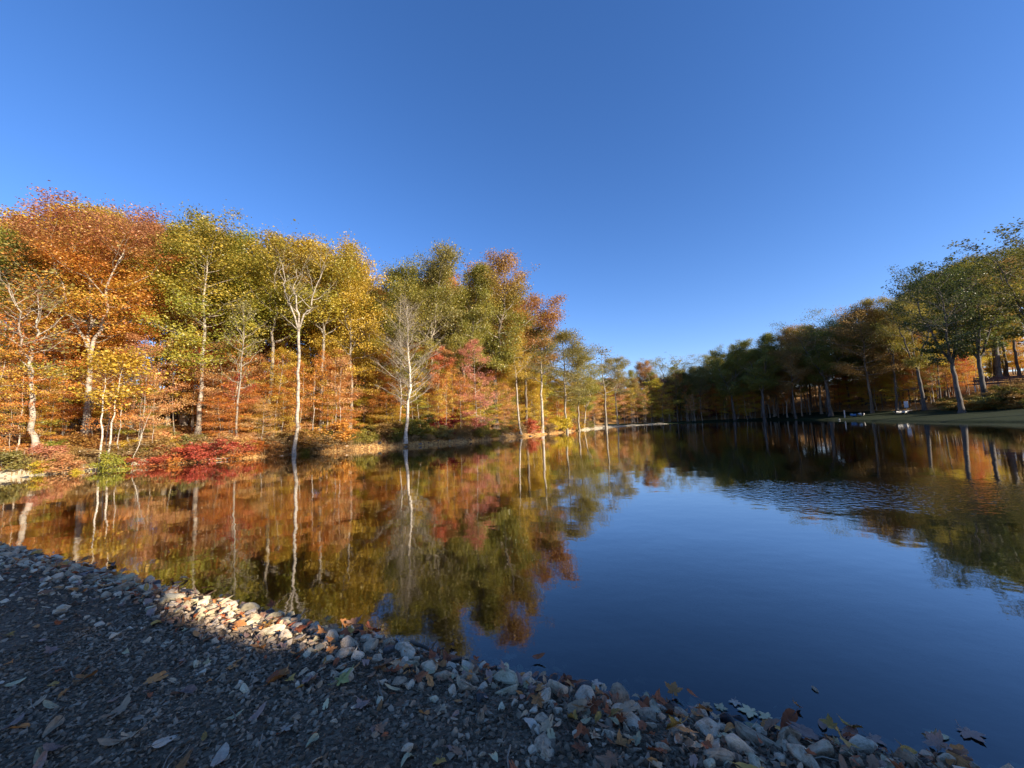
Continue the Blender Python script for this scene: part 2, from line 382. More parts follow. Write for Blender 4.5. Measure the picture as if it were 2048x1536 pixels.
# ---- water
def watermat():
    m, t, out = newmat('lake_water')
    tc = t.nodes.new('ShaderNodeTexCoord')
    def wave(scale, stretch, detail, rough=.5):
        mp = N(t, 'ShaderNodeMapping'); mp.inputs['Scale'].default_value = stretch; mp.inputs['Rotation'].default_value = (0, 0, .35)
        t.links.new(tc.outputs['Object'], mp.inputs[0])
        n = N(t, 'ShaderNodeTexNoise', Scale=scale, Detail=detail, Roughness=rough); t.links.new(mp.outputs[0], n.inputs['Vector'])
        return n.outputs['Fac']
    calm = wave(1.1, (1, 1.3, 1), 2.0); mid = wave(4.5, (1, 1.2, 1), 2.0); fine = wave(8.5, (1, 1.1, 1), 2.0)
    # light airs: patches where the breeze roughens the surface
    mp = N(t, 'ShaderNodeMapping'); mp.inputs['Location'].default_value = (-7.3, -7.6, 0); mp.inputs['Rotation'].default_value = (0, 0, 0)
    t.links.new(tc.outputs['Object'], mp.inputs[0])
    m2 = N(t, 'ShaderNodeMapping'); m2.inputs['Rotation'].default_value = (0, 0, .42); m2.inputs['Scale'].default_value = (.24, .42, 1); t.links.new(mp.outputs[0], m2.inputs[0])
    ln = N(t, 'ShaderNodeVectorMath', operation='LENGTH'); t.links.new(m2.outputs[0], ln.inputs[0])
    edge = math_(t, 'ADD', ln.outputs['Value'], math_(t, 'MULTIPLY_ADD', wave(.7, (1, 1, 1), 3.0), 1.0, -.5))
    patch = ramp(t, [(.45, (1, 1, 1)), (1.05 / 1.2, (0, 0, 0))], edge).outputs[0]
    sp = N(t, 'ShaderNodeMapping'); sp.inputs['Scale'].default_value = (.035, .17, 1); sp.inputs['Rotation'].default_value = (0, 0, -.25); t.links.new(tc.outputs['Object'], sp.inputs[0])
    sn = N(t, 'ShaderNodeTexNoise', Scale=1.0, Detail=3.0); t.links.new(sp.outputs[0], sn.inputs['Vector'])
    streak = ramp(t, [(.56, (0, 0, 0)), (.66, (1, 1, 1))], sn.outputs['Fac']).outputs[0]
    h = math_(t, 'MULTIPLY', calm, .0032)
    h = math_(t, 'ADD', h, math_(t, 'MULTIPLY', mid, .0007))
    amp = math_(t, 'MULTIPLY_ADD', patch, .0085, math_(t, 'MULTIPLY_ADD', streak, .0006, .0003))
    h = math_(t, 'ADD', h, math_(t, 'MULTIPLY', fine, amp))
    bp = N(t, 'ShaderNodeBump', Strength=1.0, Distance=1.0); t.links.new(h, bp.inputs['Height'])
    fr = N(t, 'ShaderNodeFresnel', IOR=1.333); t.links.new(bp.outputs[0], fr.inputs['Normal'])
    g = N(t, 'ShaderNodeBsdfGlossy'); g.inputs['Roughness'].default_value = .03; g.inputs['Color'].default_value = (1, 1, 1, 1); t.links.new(bp.outputs[0], g.inputs['Normal'])
    tr = N(t, 'ShaderNodeBsdfTransparent'); tr.inputs['Color'].default_value = (.42, .50, .50, 1)
    ms = N(t, 'ShaderNodeMixShader'); t.links.new(ramp(t, [(0, (.03,) * 3), (.034, (.085,) * 3), (.21, (.50,) * 3), (.6, (.87,) * 3), (1, (1,) * 3)], fr.outputs[0]).outputs[0], ms.inputs[0]); t.links.new(tr.outputs[0], ms.inputs[1]); t.links.new(g.outputs[0], ms.inputs[2])
    t.links.new(ms.outputs[0], out.inputs[0])
    return m
w = np.array([(-32, -14, 0), (80, -14, 0), (80, 108, 0), (-32, 108, 0)], float)
obj('lake_water', npmesh('lake_water', w, np.array([[0, 1, 2, 3]]), mat=watermat()), kind='structure')

# ------------------------------------------------------------------ trees
def norm(a): return a / np.maximum(np.linalg.norm(a, axis=-1, keepdims=True), 1e-9)

def tubes(Pts, R, sides):
    """Pts (B,K,3), R (B,K): B tubes at once -> verts, quads"""
    B, K, _ = Pts.shape
    T = np.empty_like(Pts); T[:, 1:-1] = Pts[:, 2:] - Pts[:, :-2]; T[:, 0] = Pts[:, 1] - Pts[:, 0]; T[:, -1] = Pts[:, -1] - Pts[:, -2]
    T = norm(T); ref = np.where(np.abs(T[..., 2:3]) > .9, np.array([1., 0, 0]), np.array([0, 0, 1.]))
    U = norm(np.cross(T, ref)); V = np.cross(T, U)
    a = np.arange(sides) / sides * 2 * np.pi
    ring = U[:, :, None] * np.cos(a)[None, None, :, None] + V[:, :, None] * np.sin(a)[None, None, :, None]
    v = (Pts[:, :, None] + ring * R[:, :, None, None]).reshape(-1, 3)
    b = np.arange(B)[:, None, None] * K * sides; k = np.arange(K - 1)[None, :, None] * sides; s = np.arange(sides)[None, None]; s2 = (s + 1) % sides
    f = np.stack([b + k + s, b + k + s2, b + k + sides + s2, b + k + sides + s], -1).reshape(-1, 4)
    return v, f

def wobble(g, n, K, amp):
    w = np.cumsum(g.normal(0, 1, (n, K, 3)), 1); w -= w[:, :1]; return w * amp / K ** .5

def grow(seed, H=14.0, r0=.18, cb=.35, R=3.2, stems=1, fork=.5, n1=26, n2=6, n3=4, nl=5, leaf=.2, shape='oval', flat=.5, up=.45, lean=(0, 0), wob=.25,
         sig=.28, bare=False, density=1.0, spread=.5, twigs=False, limbs=False, sides=9):
    """A tree grown from the trunk outward. Returns wood mesh data, leaf mesh data."""
    g = np.random.default_rng(seed)
    V, F, off = [], [], 0
    def add(v, f):
        nonlocal off
        V.append(v); F.append(f + off); off += len(v)
    K = 14; t = np.linspace(0, 1, K)
    axes = []                       # (points K, radii K, from height fraction)
    ls = np.array([lean[0], lean[1], 0.])
    top = H if stems == 1 else H * fork
    p = np.stack([np.zeros(K), np.zeros(K), t * top], 1) + ls * (t[:, None] ** 1.5) * top / H + wobble(g, 1, K, wob * top / H)[0] * np.array([1, 1, 0])
    r = r0 * ((1 - t * (.93 if stems == 1 else .4)) ** .85) * (1 + .55 * np.exp(-t * top / .35))
    add(*tubes(p[None], r[None], sides))
    if stems == 1: axes.append((p, r, cb))
    else:
        az0 = g.uniform(0, 6.28)
        for s in range(stems):
            az = az0 + s * 6.283 / stems + g.normal(0, .3); L = (H - top) * g.uniform(.85, 1.05); out = R * spread * g.uniform(.6, 1.2)
            q = p[-1] + np.stack([np.cos(az) * out * (t ** .8), np.sin(az) * out * (t ** .8), L * t ** 1.05], 1) + wobble(g, 1, K, .35)[0]
            q[0] = p[-2]
            rr = r[-1] * (.8 if s else .95) * (1 - .92 * t) ** .9
            add(*tubes(q[None], rr[None], 7)); axes.append((q, rr, max(0, (cb * H - top) / (H - top))))
    # first order branches
    P0, DIR, LEN, RAD = [], [], [], []
    for (q, rr, c0) in axes:
        n = max(4, int(n1 / len(axes)))
        u = c0 + (1 - c0) * (np.arange(n) + g.uniform(0, 1, n)) / n * .985
        az = np.arange(n) * 2.399 + g.uniform(0, 6.28) + g.normal(0, .35, n)
        i = np.clip(u * (K - 1), 0, K - 1.001); i0 = i.astype(int); fr = (i - i0)[:, None]
        p0 = q[i0] * (1 - fr) + q[i0 + 1] * fr; ra = rr[i0]
        hh = np.clip((p0[:, 2] / H - cb) / (1 - cb), 0, 1)
        prof = {'oval': np.sqrt(np.clip(1 - (2 * hh - .9) ** 2 * .9, .05, 1)), 'cone': 1.05 - .9 * hh, 'vase': .45 + .6 * np.sin(np.clip(hh * 1.15, 0, 1) * 2.2) , 'layer': np.where(hh < .15, .75, 1.0) * np.sqrt(np.clip(1.02 - hh ** 2.2, .05, 1)),
                'dome': np.sqrt(np.clip(1.03 - hh ** 2, .04, 1))}[shape]
        el = (up - .35) + .95 * hh ** 1.3 * (1 if shape != 'layer' else .55) + g.normal(0, .14, n)
        P0.append(p0); DIR.append(np.stack([np.cos(az) * np.cos(el), np.sin(az) * np.cos(el), np.sin(el)], 1))
        LEN.append(R * prof * g.uniform(.62, 1.12, n) * (1 if len(axes) == 1 else .72)); RAD.append(np.minimum(ra * .55, .012 + .016 * LEN[-1]))
    P0, DIR, LEN, RAD = np.vstack(P0), np.vstack(DIR), np.concatenate(LEN), np.concatenate(RAD)
    k1 = 6; t1 = np.linspace(0, 1, k1)
    B1 = P0[:, None] + DIR[:, None] * (LEN[:, None] * t1)[..., None] + wobble(g, len(P0), k1, 1.0) * (.10 * LEN)[:, None, None]
    B1[..., 2] += (up * .35 * LEN[:, None] * t1 ** 2) * (1 if shape != 'layer' else .3)
    R1 = RAD[:, None] * (1 - .82 * t1)
    n_limb = sum(len(q) for q in F); add(*tubes(B1, R1, 5)); n_limb = sum(len(q) for q in F) if limbs else n_limb
    # second order
    def sub(Bp, Rp, Lp, n, ang, frac, s0, kk, thin, jz):
        m, kp, _ = Bp.shape
        u = s0 + (1 - s0) * (np.arange(n)[None] + g.uniform(0, 1, (m, n))) / n
        i = np.clip(u * (kp - 1), 0, kp - 1.001); i0 = i.astype(int); fr = (i - i0)[..., None]; rows = np.arange(m)[:, None]
        p0 = Bp[rows, i0] * (1 - fr) + Bp[rows, i0 + 1] * fr
        T = norm(Bp[rows, i0 + 1] - Bp[rows, i0])
        side = norm(np.cross(T, np.array([0, 0, 1.])) + 1e-4)
        sg = np.where((np.arange(n)[None] + g.integers(0, 2, (m, 1))) % 2 == 0, 1., -1.)[..., None]
        upv = np.cross(side, T)
        d = norm(T * np.cos(ang) + side * sg * np.sin(ang) + upv * g.normal(0, jz, (m, n, 1)) + np.array([0, 0, 1.]) * up * .3)
        L = Lp[:, None] * frac * (1.15 - .6 * u) * g.uniform(.6, 1.25, (m, n))
        rr = np.minimum(Rp[rows, i0] * .7, .006 + thin * L)
        p0, d, L, rr = p0.reshape(-1, 3), d.reshape(-1, 3), L.ravel(), rr.ravel()
        tt = np.linspace(0, 1, kk)
        Bq = p0[:, None] + d[:, None] * (L[:, None] * tt)[..., None] + wobble(g, len(p0), kk, 1.0) * (.12 * L)[:, None, None]
        return Bq, rr[:, None] * (1 - .8 * tt), L
    B2, R2, L2 = sub(B1, R1, LEN, n2, .85, .48, .18, 4, .010, .35 * (1 - flat))
    add(*tubes(B2, R2, 3))
    B3, R3, L3 = sub(B2, R2, L2, n3, .75, .55, .15, 3, .007, .5 * (1 - flat))
    if twigs: add(*tubes(B3, R3, 3))
    if twigs and bare:
        B4, R4, L4 = sub(B3, R3, L3, 3, .65, .6, .2, 3, .006, .5); add(*tubes(B4, R4 * .8, 3))
    wood = (np.vstack(V), np.vstack(F))
    # leaves
    lf = None
    if nl > 0:
        clump = g.uniform(0, 1, len(B3))
        # neighbouring clumps share colour: smooth noise in space added in
        c = B3[:, 1]; cn = vnoise(c[:, 0] + c[:, 2] * .7, c[:, 1] - c[:, 2] * .6, max(1.2, R * .5), seed % 31) + .5
        clump = np.clip(.45 * clump + .65 * cn - .05, 0, 1)
        keep = np.ones(len(B3), bool)
        holes = vnoise(c[:, 0] * 1.0 + 40, c[:, 1] + c[:, 2] * 1.3, R * .42, seed % 17 + 3)
        if density < 1: keep = (g.uniform(0, 1, len(B3)) < density)
        keep &= holes > -.24 + .10 * (g.uniform(0, 1, len(B3)) - .5)
        idx = np.repeat(np.nonzero(keep)[0], nl)
        n = len(idx); u = g.uniform(0.25, 1.12, n)[:, None]
        pc = B3[idx, 0] * (1 - u) + B3[idx, 2] * u + g.normal(0, 1, (n, 3)) * np.array([sig, sig, sig * (1 - flat * .75)])
        nrm = norm(np.array([0, 0, 1.]) * (.25 + flat) + g.normal(0, .62, (n, 3)) + norm(pc - np.array([0, 0, H * .6])) * .35)
        a = norm(np.cross(nrm, g.normal(0, 1, (n, 3)))); b = np.cross(nrm, a)
        sz = leaf * g.uniform(.65, 1.3, n)[:, None]
        bend = nrm * sz * g.uniform(-.18, .18, (n, 1))
        q = np.stack([pc - a * sz * .55 + bend, pc + b * sz * .40, pc + a * sz * .55 + bend, pc - b * sz * .40], 1).reshape(-1, 3)
        ff = np.arange(4 * n).reshape(n, 4)
        lf = (q, ff, g.uniform(0, 1, n), clump[idx], np.clip((pc[:, 2] / H - cb) / (1 - cb), 0, 1))
    return wood, lf, n_limb

ARCH = {}
def arch(name, seed, **kw):
    wd, lf, n_limb = grow(seed, **kw)
    wm = npmesh('wood_' + name, wd[0], wd[1], True); wm.materials.append(BARK['grey']); wm.materials.append(BARK['twig'])
    mi = np.zeros(len(wd[1]), np.int32); mi[n_limb:] = 1; wm.polygons.foreach_set('material_index', mi)
    lm = None
    if lf: lm = npmesh('leaves_' + name, lf[0], lf[1], False, dict(rnd=lf[2], cl=lf[3], hg=lf[4]))
    zs = np.sort((lf[0] if lf and len(lf[0]) > 4000 else wd[0])[:, 2]); ARCH[name] = (wm, lm, kw.get('H', 14.0), float(zs[int(len(zs) * .998) - 1]))

for i in range(4): arch('round%d' % i, 100 + i, H=14, r0=.12, cb=.34, R=3.4, n1=30, n2=6, n3=5, nl=34, leaf=.105, shape='oval', flat=.35, up=.5, sig=.30, stems=1 if i % 2 else 2, fork=.5)
for i in range(3): arch('tall%d' % i, 120 + i, H=15, r0=.16, cb=.5, R=2.9, n1=24, n2=6, n3=5, nl=30, leaf=.105, shape='dome', flat=.35, up=.5, sig=.3)
for i in range(3): arch('vase%d' % i, 130 + i, H=14, r0=.20, cb=.42, R=4.4, n1=30, n2=6, n3=5, nl=27, leaf=.108, shape='vase', stems=3, fork=.42, flat=.4, up=.55, spread=.62, sig=.3)
for i in range(5): arch('maple%d' % i, 140 + i, H=7, r0=.06, cb=.16, R=2.5, n1=22, n2=6, n3=4, nl=22, leaf=.082, shape='layer', flat=.72, up=.33, sig=.20, wob=.2)
for i in range(4): arch('sapling%d' % i, 150 + i, H=6, r0=.035, cb=.38, R=1.3, n1=14, n2=4, n3=3, nl=13, leaf=.085, shape='layer', flat=.65, up=.4, sig=.16, wob=.2, sides=6)
for i in range(3): arch('sparse%d' % i, 160 + i, H=12, r0=.12, cb=.4, R=2.6, n1=22, n2=5, n3=4, nl=3, leaf=.17, shape='oval', flat=.3, up=.6, density=.6, twigs=True, sig=.22)
for i in range(3): arch('bare%d' % i, 170 + i, H=11, r0=.11, cb=.32, R=2.2, n1=30, n2=6, n3=5, nl=0, shape='oval', up=.75, twigs=True, bare=True, wob=.3)
for i in range(4): arch('shrub%d' % i, 180 + i, H=1.6, r0=.022, cb=.12, R=1.05, n1=28, n2=5, n3=3, nl=7, leaf=.10, shape='dome', stems=4, fork=.12, flat=.3, up=.5, spread=.7, sig=.13, sides=5)
for i in range(2): arch('oak%d' % i, 190 + i, H=16, r0=.34, cb=.33, R=5.2, n1=30, n2=7, n3=5, nl=6, leaf=.23, shape='vase', stems=3, fork=.40, flat=.55, up=.5, spread=.75, sig=.30, wob=.5, density=.85)
arch('conifer0', 200, H=13, r0=.16, cb=.12, R=2.6, n1=54, n2=7, n3=4, nl=6, leaf=.17, shape='cone', flat=.6, up=.25, sig=.16)

def tree(name, label, base, H, kind, leaf, bark='grey', wide=1.0, rot=None, group=None, cat='tree', lean=0.0, leandir=0.0, sink=.06, leafname='crown'):
    wm, lm, H0, H1 = ARCH[kind]
    s = H / H0; sz = H / H1
    e = empty(name, (base[0], base[1], base[2] - sink), 0)
    rot = rng.uniform(0, 6.28) if rot is None else rot
    e.matrix_basis = Matrix.Translation((base[0], base[1], base[2] - sink)) @ Matrix.Rotation(lean, 4, Vector((math.cos(leandir), math.sin(leandir), 0))) @ Matrix.Rotation(rot, 4, 'Z') @ Matrix.Diagonal((s * wide, s * wide, sz, 1))
    obj('trunk' if cat == 'tree' else 'stem', wm, e, BARK[bark])
    if lm is not None and leaf: obj(leafname, lm, e, LEAF[leaf])
    tag(e, label, cat, group)
    return e

def hero(px, depth, py, kind, leaf, bark, label, name='tree', wide=1.0, **kw):
    b = at(px, depth); H = ztop(b, py)
    return tree(name, label, b, H, kind, leaf, bark, wide, **kw)
for k in list(LEAF): pass
for m_ in BARK.values(): pass
# ---- one-off trees
arch('pale_fork', 301, limbs=True, H=9.5, r0=.12, cb=.42, R=3.4, n1=26, n2=6, n3=4, nl=3, leaf=.15, shape='vase', stems=2, fork=.48, flat=.3, up=.6, density=.55, twigs=True, spread=.5, sig=.2, wob=.4)
arch('pale_tall', 302, limbs=True, H=13.5, r0=.10, cb=.60, R=2.7, n1=22, n2=6, n3=4, nl=1, leaf=.15, shape='vase', stems=3, fork=.66, flat=.3, up=.75, density=.5, twigs=True, spread=.55, sig=.2, wob=.3)
arch('birch_bare', 303, H=10.5, r0=.085, cb=.24, R=2.3, n1=50, n2=8, n3=5, nl=0, shape='oval', up=.85, twigs=True, bare=True, wob=.22)
arch('birch_thin', 304, H=6.5, r0=.055, cb=.55, R=1.7, n1=16, n2=5, n3=4, nl=5, leaf=.15, shape='oval', flat=.6, up=.5, wob=.12)
arch('redtop', 305, H=14, r0=.15, cb=.34, R=4.3, n1=40, n2=7, n3=5, nl=32, leaf=.098, shape='vase', stems=3, fork=.45, flat=.6, up=.5, spread=.6, sig=.27)
arch('great', 306, H=17, r0=.30, cb=.24, R=5.0, n1=60, n2=7, n3=6, nl=26, leaf=.125, shape='oval', stems=3, fork=.35, flat=.3, up=.45, spread=.5, sig=.32)
arch('great_b', 309, H=17, r0=.30, cb=.24, R=5.0, n1=60, n2=7, n3=6, nl=26, leaf=.125, shape='oval', stems=2, fork=.4, flat=.3, up=.45, spread=.5, sig=.32)
arch('lawn_oak', 307, H=19, r0=.36, cb=.34, R=6.3, n1=54, n2=8, n3=5, nl=7, leaf=.25, shape='vase', stems=3, fork=.40, flat=.6, up=.42, spread=.8, sig=.34, wob=.35, twigs=True)
arch('lawn_oak_b', 308, H=19, r0=.30, cb=.32, R=5.8, n1=44, n2=7, n3=5, nl=7, leaf=.25, shape='vase', stems=4, fork=.36, flat=.6, up=.42, spread=.8, sig=.34, wob=.35, twigs=True)
arch('dead_fork', 310, limbs=True, H=12, r0=.15, cb=.34, R=2.6, n1=26, n2=5, n3=4, nl=0, shape='vase', stems=5, fork=.42, up=.95, twigs=True, spread=.75, wob=.4)

SB = 'sunlit bank'
# the sunlit bank, from the near corner to the point
hero(72, 18.3, 500, 'pale_fork', 'greyolive', 'pale', 'pale forked sycamore with almost bare limbs beside the silt patch', 'sycamore_tree', rot=.4)
hero(168, 21.5, 398, 'redtop', 'redtop', 'pale', 'tallest maple on the bank with a dusky red top over orange boughs', 'maple_tree', wide=1.05)
hero(80, 25, 412, 'redtop', 'redtop', 'grey', 'red topped maple behind the pale forked sycamore', 'maple_tree', wide=.62, rot=2.2)
hero(262, 26, 420, 'round1', 'rust', 'grey', 'russet crowned tree just behind the tallest red topped maple', 'maple_tree', wide=.85)
hero(10, 22, 455, 'round2', 'green', 'grey', 'green leaved tree behind the sycamore where the frame ends', 'broadleaf_tree')
hero(197, 17.9, 700, 'birch_thin', 'gold', 'birch', 'straight thin white birch beside the bright green shrub', 'birch_tree', rot=1.)
hero(213, 18.4, 690, 'birch_thin', 'gold', 'birch', 'white birch leaning away behind its straight twin by the green shrub', 'birch_tree', lean=.10, leandir=1.57, rot=3.)
hero(255, 18.6, 800, 'sapling1', None, 'birch', 'thin bare leaning stem beside the bright green shrub', 'birch_tree', lean=.28, leandir=1.57)
hero(395, 25, 440, 'round1', 'goldgreen', 'pale', 'tall yellow green tree beside the red topped maple', 'maple_tree', wide=1.14)
hero(335, 27.5, 434, 'round0', 'olive', 'grey', 'olive green tree between the red topped maple and the yellow green tree', 'broadleaf_tree', wide=0.96)
hero(455, 30, 458, 'round3', 'lime', 'grey', 'yellow green crown standing behind a thin leafless tree', 'broadleaf_tree', wide=1.08)
hero(472, 24, 600, 'sparse0', 'greyolive', 'grey', 'thin leafless grey tree below the yellow green crowns', 'broadleaf_tree', wide=.75)
hero(540, 28, 474, 'round0', 'goldgreen', 'grey', 'broad green and gold crown behind the tall pale trunk', 'maple_tree', wide=1.20, rot=2.)
hero(588, 23.6, 452, 'pale_tall', 'greyolive', 'pale', 'tall pale trunk with a bare forked top against the gold crowns', 'sycamore_tree', rot=.5)
hero(640, 29, 478, 'round2', 'goldgreen', 'grey', 'gold and green crown beside the bare forked top of the pale trunk', 'maple_tree', wide=1.08)
hero(700, 31, 500, 'round3', 'gold', 'grey', 'brightest golden yellow tree of the sunlit bank', 'maple_tree', wide=0.98)
hero(742, 35, 590, 'tall0', 'yellow', 'grey', 'lower yellow crown beside the bare birch at the waterline', 'maple_tree', wide=.9)
hero(800, 33.2, 520, 'round1', 'olive', 'grey', 'olive crown rising behind the bare birch at the waterline', 'broadleaf_tree', wide=.95)
hero(868, 35.5, 503, 'round2', 'greyolive', 'grey', 'thinly leaved grey olive crown beside the great olive and rust oak', 'broadleaf_tree', wide=1.0)
hero(811, 29.1, 583, 'birch_bare', None, 'birch', 'leafless white birch standing right at the waterline', 'birch_tree', wide=1.35)
hero(800, 31, 640, 'bare1', None, 'birch', 'slim second birch with bare twigs just behind the waterline birch', 'birch_tree', wide=.7)
hero(990, 41, 520, 'great', 'oliverust', 'brown', 'great broad oak turning from olive to rust near the point', 'oak_tree', wide=1.05)
hero(930, 37.2, 530, 'great_b', 'olive', 'brown', 'dense olive oak merging into the great rust topped oak', 'oak_tree', wide=.75, rot=1.)
hero(1052, 44, 580, 'round0', 'rust', 'brown', 'rust orange tree on the water side of the great oak', 'oak_tree', wide=1.25)
hero(880, 33.5, 690, 'maple0', 'redflame', 'grey', 'orange red maple between the bare birch and the rose red maple', 'maple_tree', wide=.58)
hero(955, 34.8, 678, 'maple3', 'rose', 'pale', 'rose red maple in front of the great oak', 'maple_tree', wide=.6)
hero(962, 36.5, 770, 'birch_thin', 'peach', 'pale', 'pale thin trunk rising through the rose red maple', 'birch_tree')
hero(1042, 40.5, 650, 'tall1', 'gold', 'pale', 'golden tree with a white leaning trunk near the point', 'maple_tree', lean=.08, leandir=-1.57, wide=.9)
hero(1084, 44.5, 652, 'tall2', 'greyolive', 'pale', 'pale straight trunk with grey olive crown beside the yellow bush', 'broadleaf_tree', wide=1.35)
hero(1135, 50, 652, 'round1', 'greyolive', 'grey', 'rounded grey olive tree above the yellow bush', 'broadleaf_tree', wide=1.35)
hero(1160, 56, 690, 'round3', 'olive', 'grey', 'olive tree second from the tip of the sunlit bank', 'broadleaf_tree', wide=1.3)
hero(1168, 59, 735, 'vase0', 'lime', 'pale', 'low yellow green tree leaning over the tip of the bank', 'broadleaf_tree', lean=.16, leandir=1.57, wide=.8)
hero(1213, 67, 695, 'sparse1', 'greyolive', 'grey', 'thin grey olive tree open to the sky at the tip of the bank', 'broadleaf_tree', wide=1.3)
hero(1236, 74, 712, 'round2', 'greyolive', 'grey', 'rounded grey olive tree where the bank meets the far cove', 'broadleaf_tree', wide=1.1)
hero(1190, 60.5, 790, 'maple2', 'peach', 'pale', 'small orange maple on a thin white stem by the silt beach', 'maple_tree', wide=.8)

# understory and fill of the sunlit bank
def along(u):                                  # shoreline of the sunlit bank
    q = np.array([(-23, 14.4), (-19.7, 17), (-17.9, 20.2), (-13.9, 24.1), (-10.1, 28.1), (-8.0, 29.4), (-3, 34.3), (-.9, 38.5), (4.3, 46.1), (9.5, 57), (13.5, 64)])
    s = np.concatenate([[0], np.cumsum(np.linalg.norm(np.diff(q, axis=0), axis=1))]); x = u * s[-1]
    p = np.array([np.interp(x, s, q[:, 0]), np.interp(x, s, q[:, 1])]); e = 0.6
    p2 = np.array([np.interp(x + e, s, q[:, 0]), np.interp(x + e, s, q[:, 1])]); tn = (p2 - p) / max(1e-6, np.linalg.norm(p2 - p)); return p, np.array([-tn[1], tn[0]])
SKY_L = np.array([(-200, 470), (0, 455), (30, 400), (100, 378), (210, 385), (300, 430), (400, 435), (460, 455), (500, 470), (600, 468), (690, 490), (735, 545), (750, 530), (800, 510), (870, 505), (920, 525), (1000, 510), (1050, 540), (1090, 605), (1105, 655), (1150, 660), (1190, 700), (1240, 720), (1300, 730)])
SKY_R = np.array([(1240, 738), (1280, 728), (1320, 715), (1400, 714), (1440, 707), (1480, 688), (1540, 674), (1590, 654), (1640, 642), (1690, 632), (1710, 642), (1740, 612), (1790, 595), (1830, 560), (1900, 540), (1960, 520), (2048, 470), (2300, 430)])
def proj(b):
    q = np.array([b[0], b[1], b[2] - EYE]); wv = q @ aF; return 1024 + PX_F * (q @ aR) / wv, 768 - PX_F * (q @ aU) / wv, wv

FILL = []
def fill(o, what, side): FILL.append((o, what, side)); return o
pick = lambda names: names[rng.integers(0, len(names))]
CLEAR = [(78, 18.3, 16), (172, 21.5, 16), (197, 17.9, 8), (216, 18.4, 8), (592, 23.6, 14), (811, 29.1, 14), (960, 34.8, 8), (1046, 40.5, 8), (1085, 44.5, 8), (1168, 59, 10), (1190, 60.5, 6), (395, 25, 6)]
def blocks(px, wv, rad):
    return any(wv < d_ + .3 and abs(px - c) < hw + rad / wv * PX_F * .8 for c, d_, hw in CLEAR)
GL = {'orange': 'orange', 'peach': 'pale orange', 'gold': 'golden', 'yellow': 'yellow', 'red': 'scarlet', 'flame': 'orange and gold', 'redflame': 'red and orange', 'rust': 'russet', 'lime': 'yellow green', 'olive': 'olive', 'rose': 'rose red', 'greyolive': 'grey olive', 'brown': 'brown', 'dark': 'dark green', 'goldgreen': 'gold and green', 'green': 'green', 'crimson': 'crimson', 'straw': 'straw coloured'}
def zone(px, kinds):
    if px < 330: return pick(['orange', 'orange', 'gold', 'flame', 'peach', 'gold', 'lime', 'peach'])
    if px < 560: return pick(['redflame', 'peach', 'orange', 'gold', 'peach', 'redflame', 'orange', 'flame', 'peach'])
    if px < 760: return pick(['peach', 'orange', 'gold', 'flame', 'orange', 'peach', 'yellow'])
    if px < 1010: return pick(['gold', 'peach', 'orange', 'peach', 'yellow', 'lime', 'flame', 'gold'])
    return pick(['orange', 'gold', 'yellow', 'peach', 'gold', 'lime'])
for i in range(200):
    u = (i + rng.uniform(0, 1)) / 200 * 1.0; p, nrm_ = along(u); dd = 2.2 + 11 * rng.uniform(0, 1) ** 1.1
    x, y = p + nrm_ * dd; b = np.array([x, y, gz(x, y)]); px, _, wv = proj(b)
    if blocks(px, wv, 1.7): continue
    lf = zone(px, 0); H = rng.uniform(3.6, 6.6) + .10 * dd + (0 if px < 700 else 1.0)
    k = 'maple%d' % rng.integers(0, 5)
    fill(tree('understory_maple', GL[lf] + ' maple in the understory of the sunlit bank', b, H, k, lf, pick(['grey', 'pale', 'grey', 'pale']), rng.uniform(.8, 1.1), group=GL[lf] + ' understory maples on the sunlit bank', lean=rng.normal(0, .05), leandir=rng.uniform(0, 6)), GL[lf] + ' understory maple', 'L')
for i in range(70):
    u = (i + rng.uniform(0, 1)) / 70; p, nrm_ = along(u); dd = rng.uniform(1.3, 5)
    x, y = p + nrm_ * dd; b = np.array([x, y, gz(x, y)]); px, _, wv = proj(b)
    if blocks(px, wv, 1.0): continue
    lf = zone(px, 0)
    fill(tree('understory_maple', GL[lf] + ' maple', b, rng.uniform(2.2, 3.8), 'maple%d' % rng.integers(0, 5), lf, 'grey', rng.uniform(1.0, 1.4), group=GL[lf] + ' understory maples on the sunlit bank'), GL[lf] + ' understory maple', 'L')
for i in range(150):
    u = rng.uniform(0, 1); p, nrm_ = along(u); dd = rng.uniform(.7, 8)
    x, y = p + nrm_ * dd; b = np.array([x, y, gz(x, y)]); px, _, wv = proj(b)
    if blocks(px, wv, .5): continue
    lf = zone(px, 0)
    fill(tree('sapling', 'slender pale stemmed sapling with ' + GL[lf] + ' leaves on the sunlit bank', b, rng.uniform(3.0, 7.0), 'sapling%d' % rng.integers(0, 4), lf, pick(['birch', 'pale', 'pale', 'grey']), rng.uniform(.7, 1.0), group=GL[lf] + ' saplings on the sunlit bank', lean=rng.normal(0, .06), leandir=rng.uniform(0, 6)), GL[lf] + ' slender sapling', 'L')
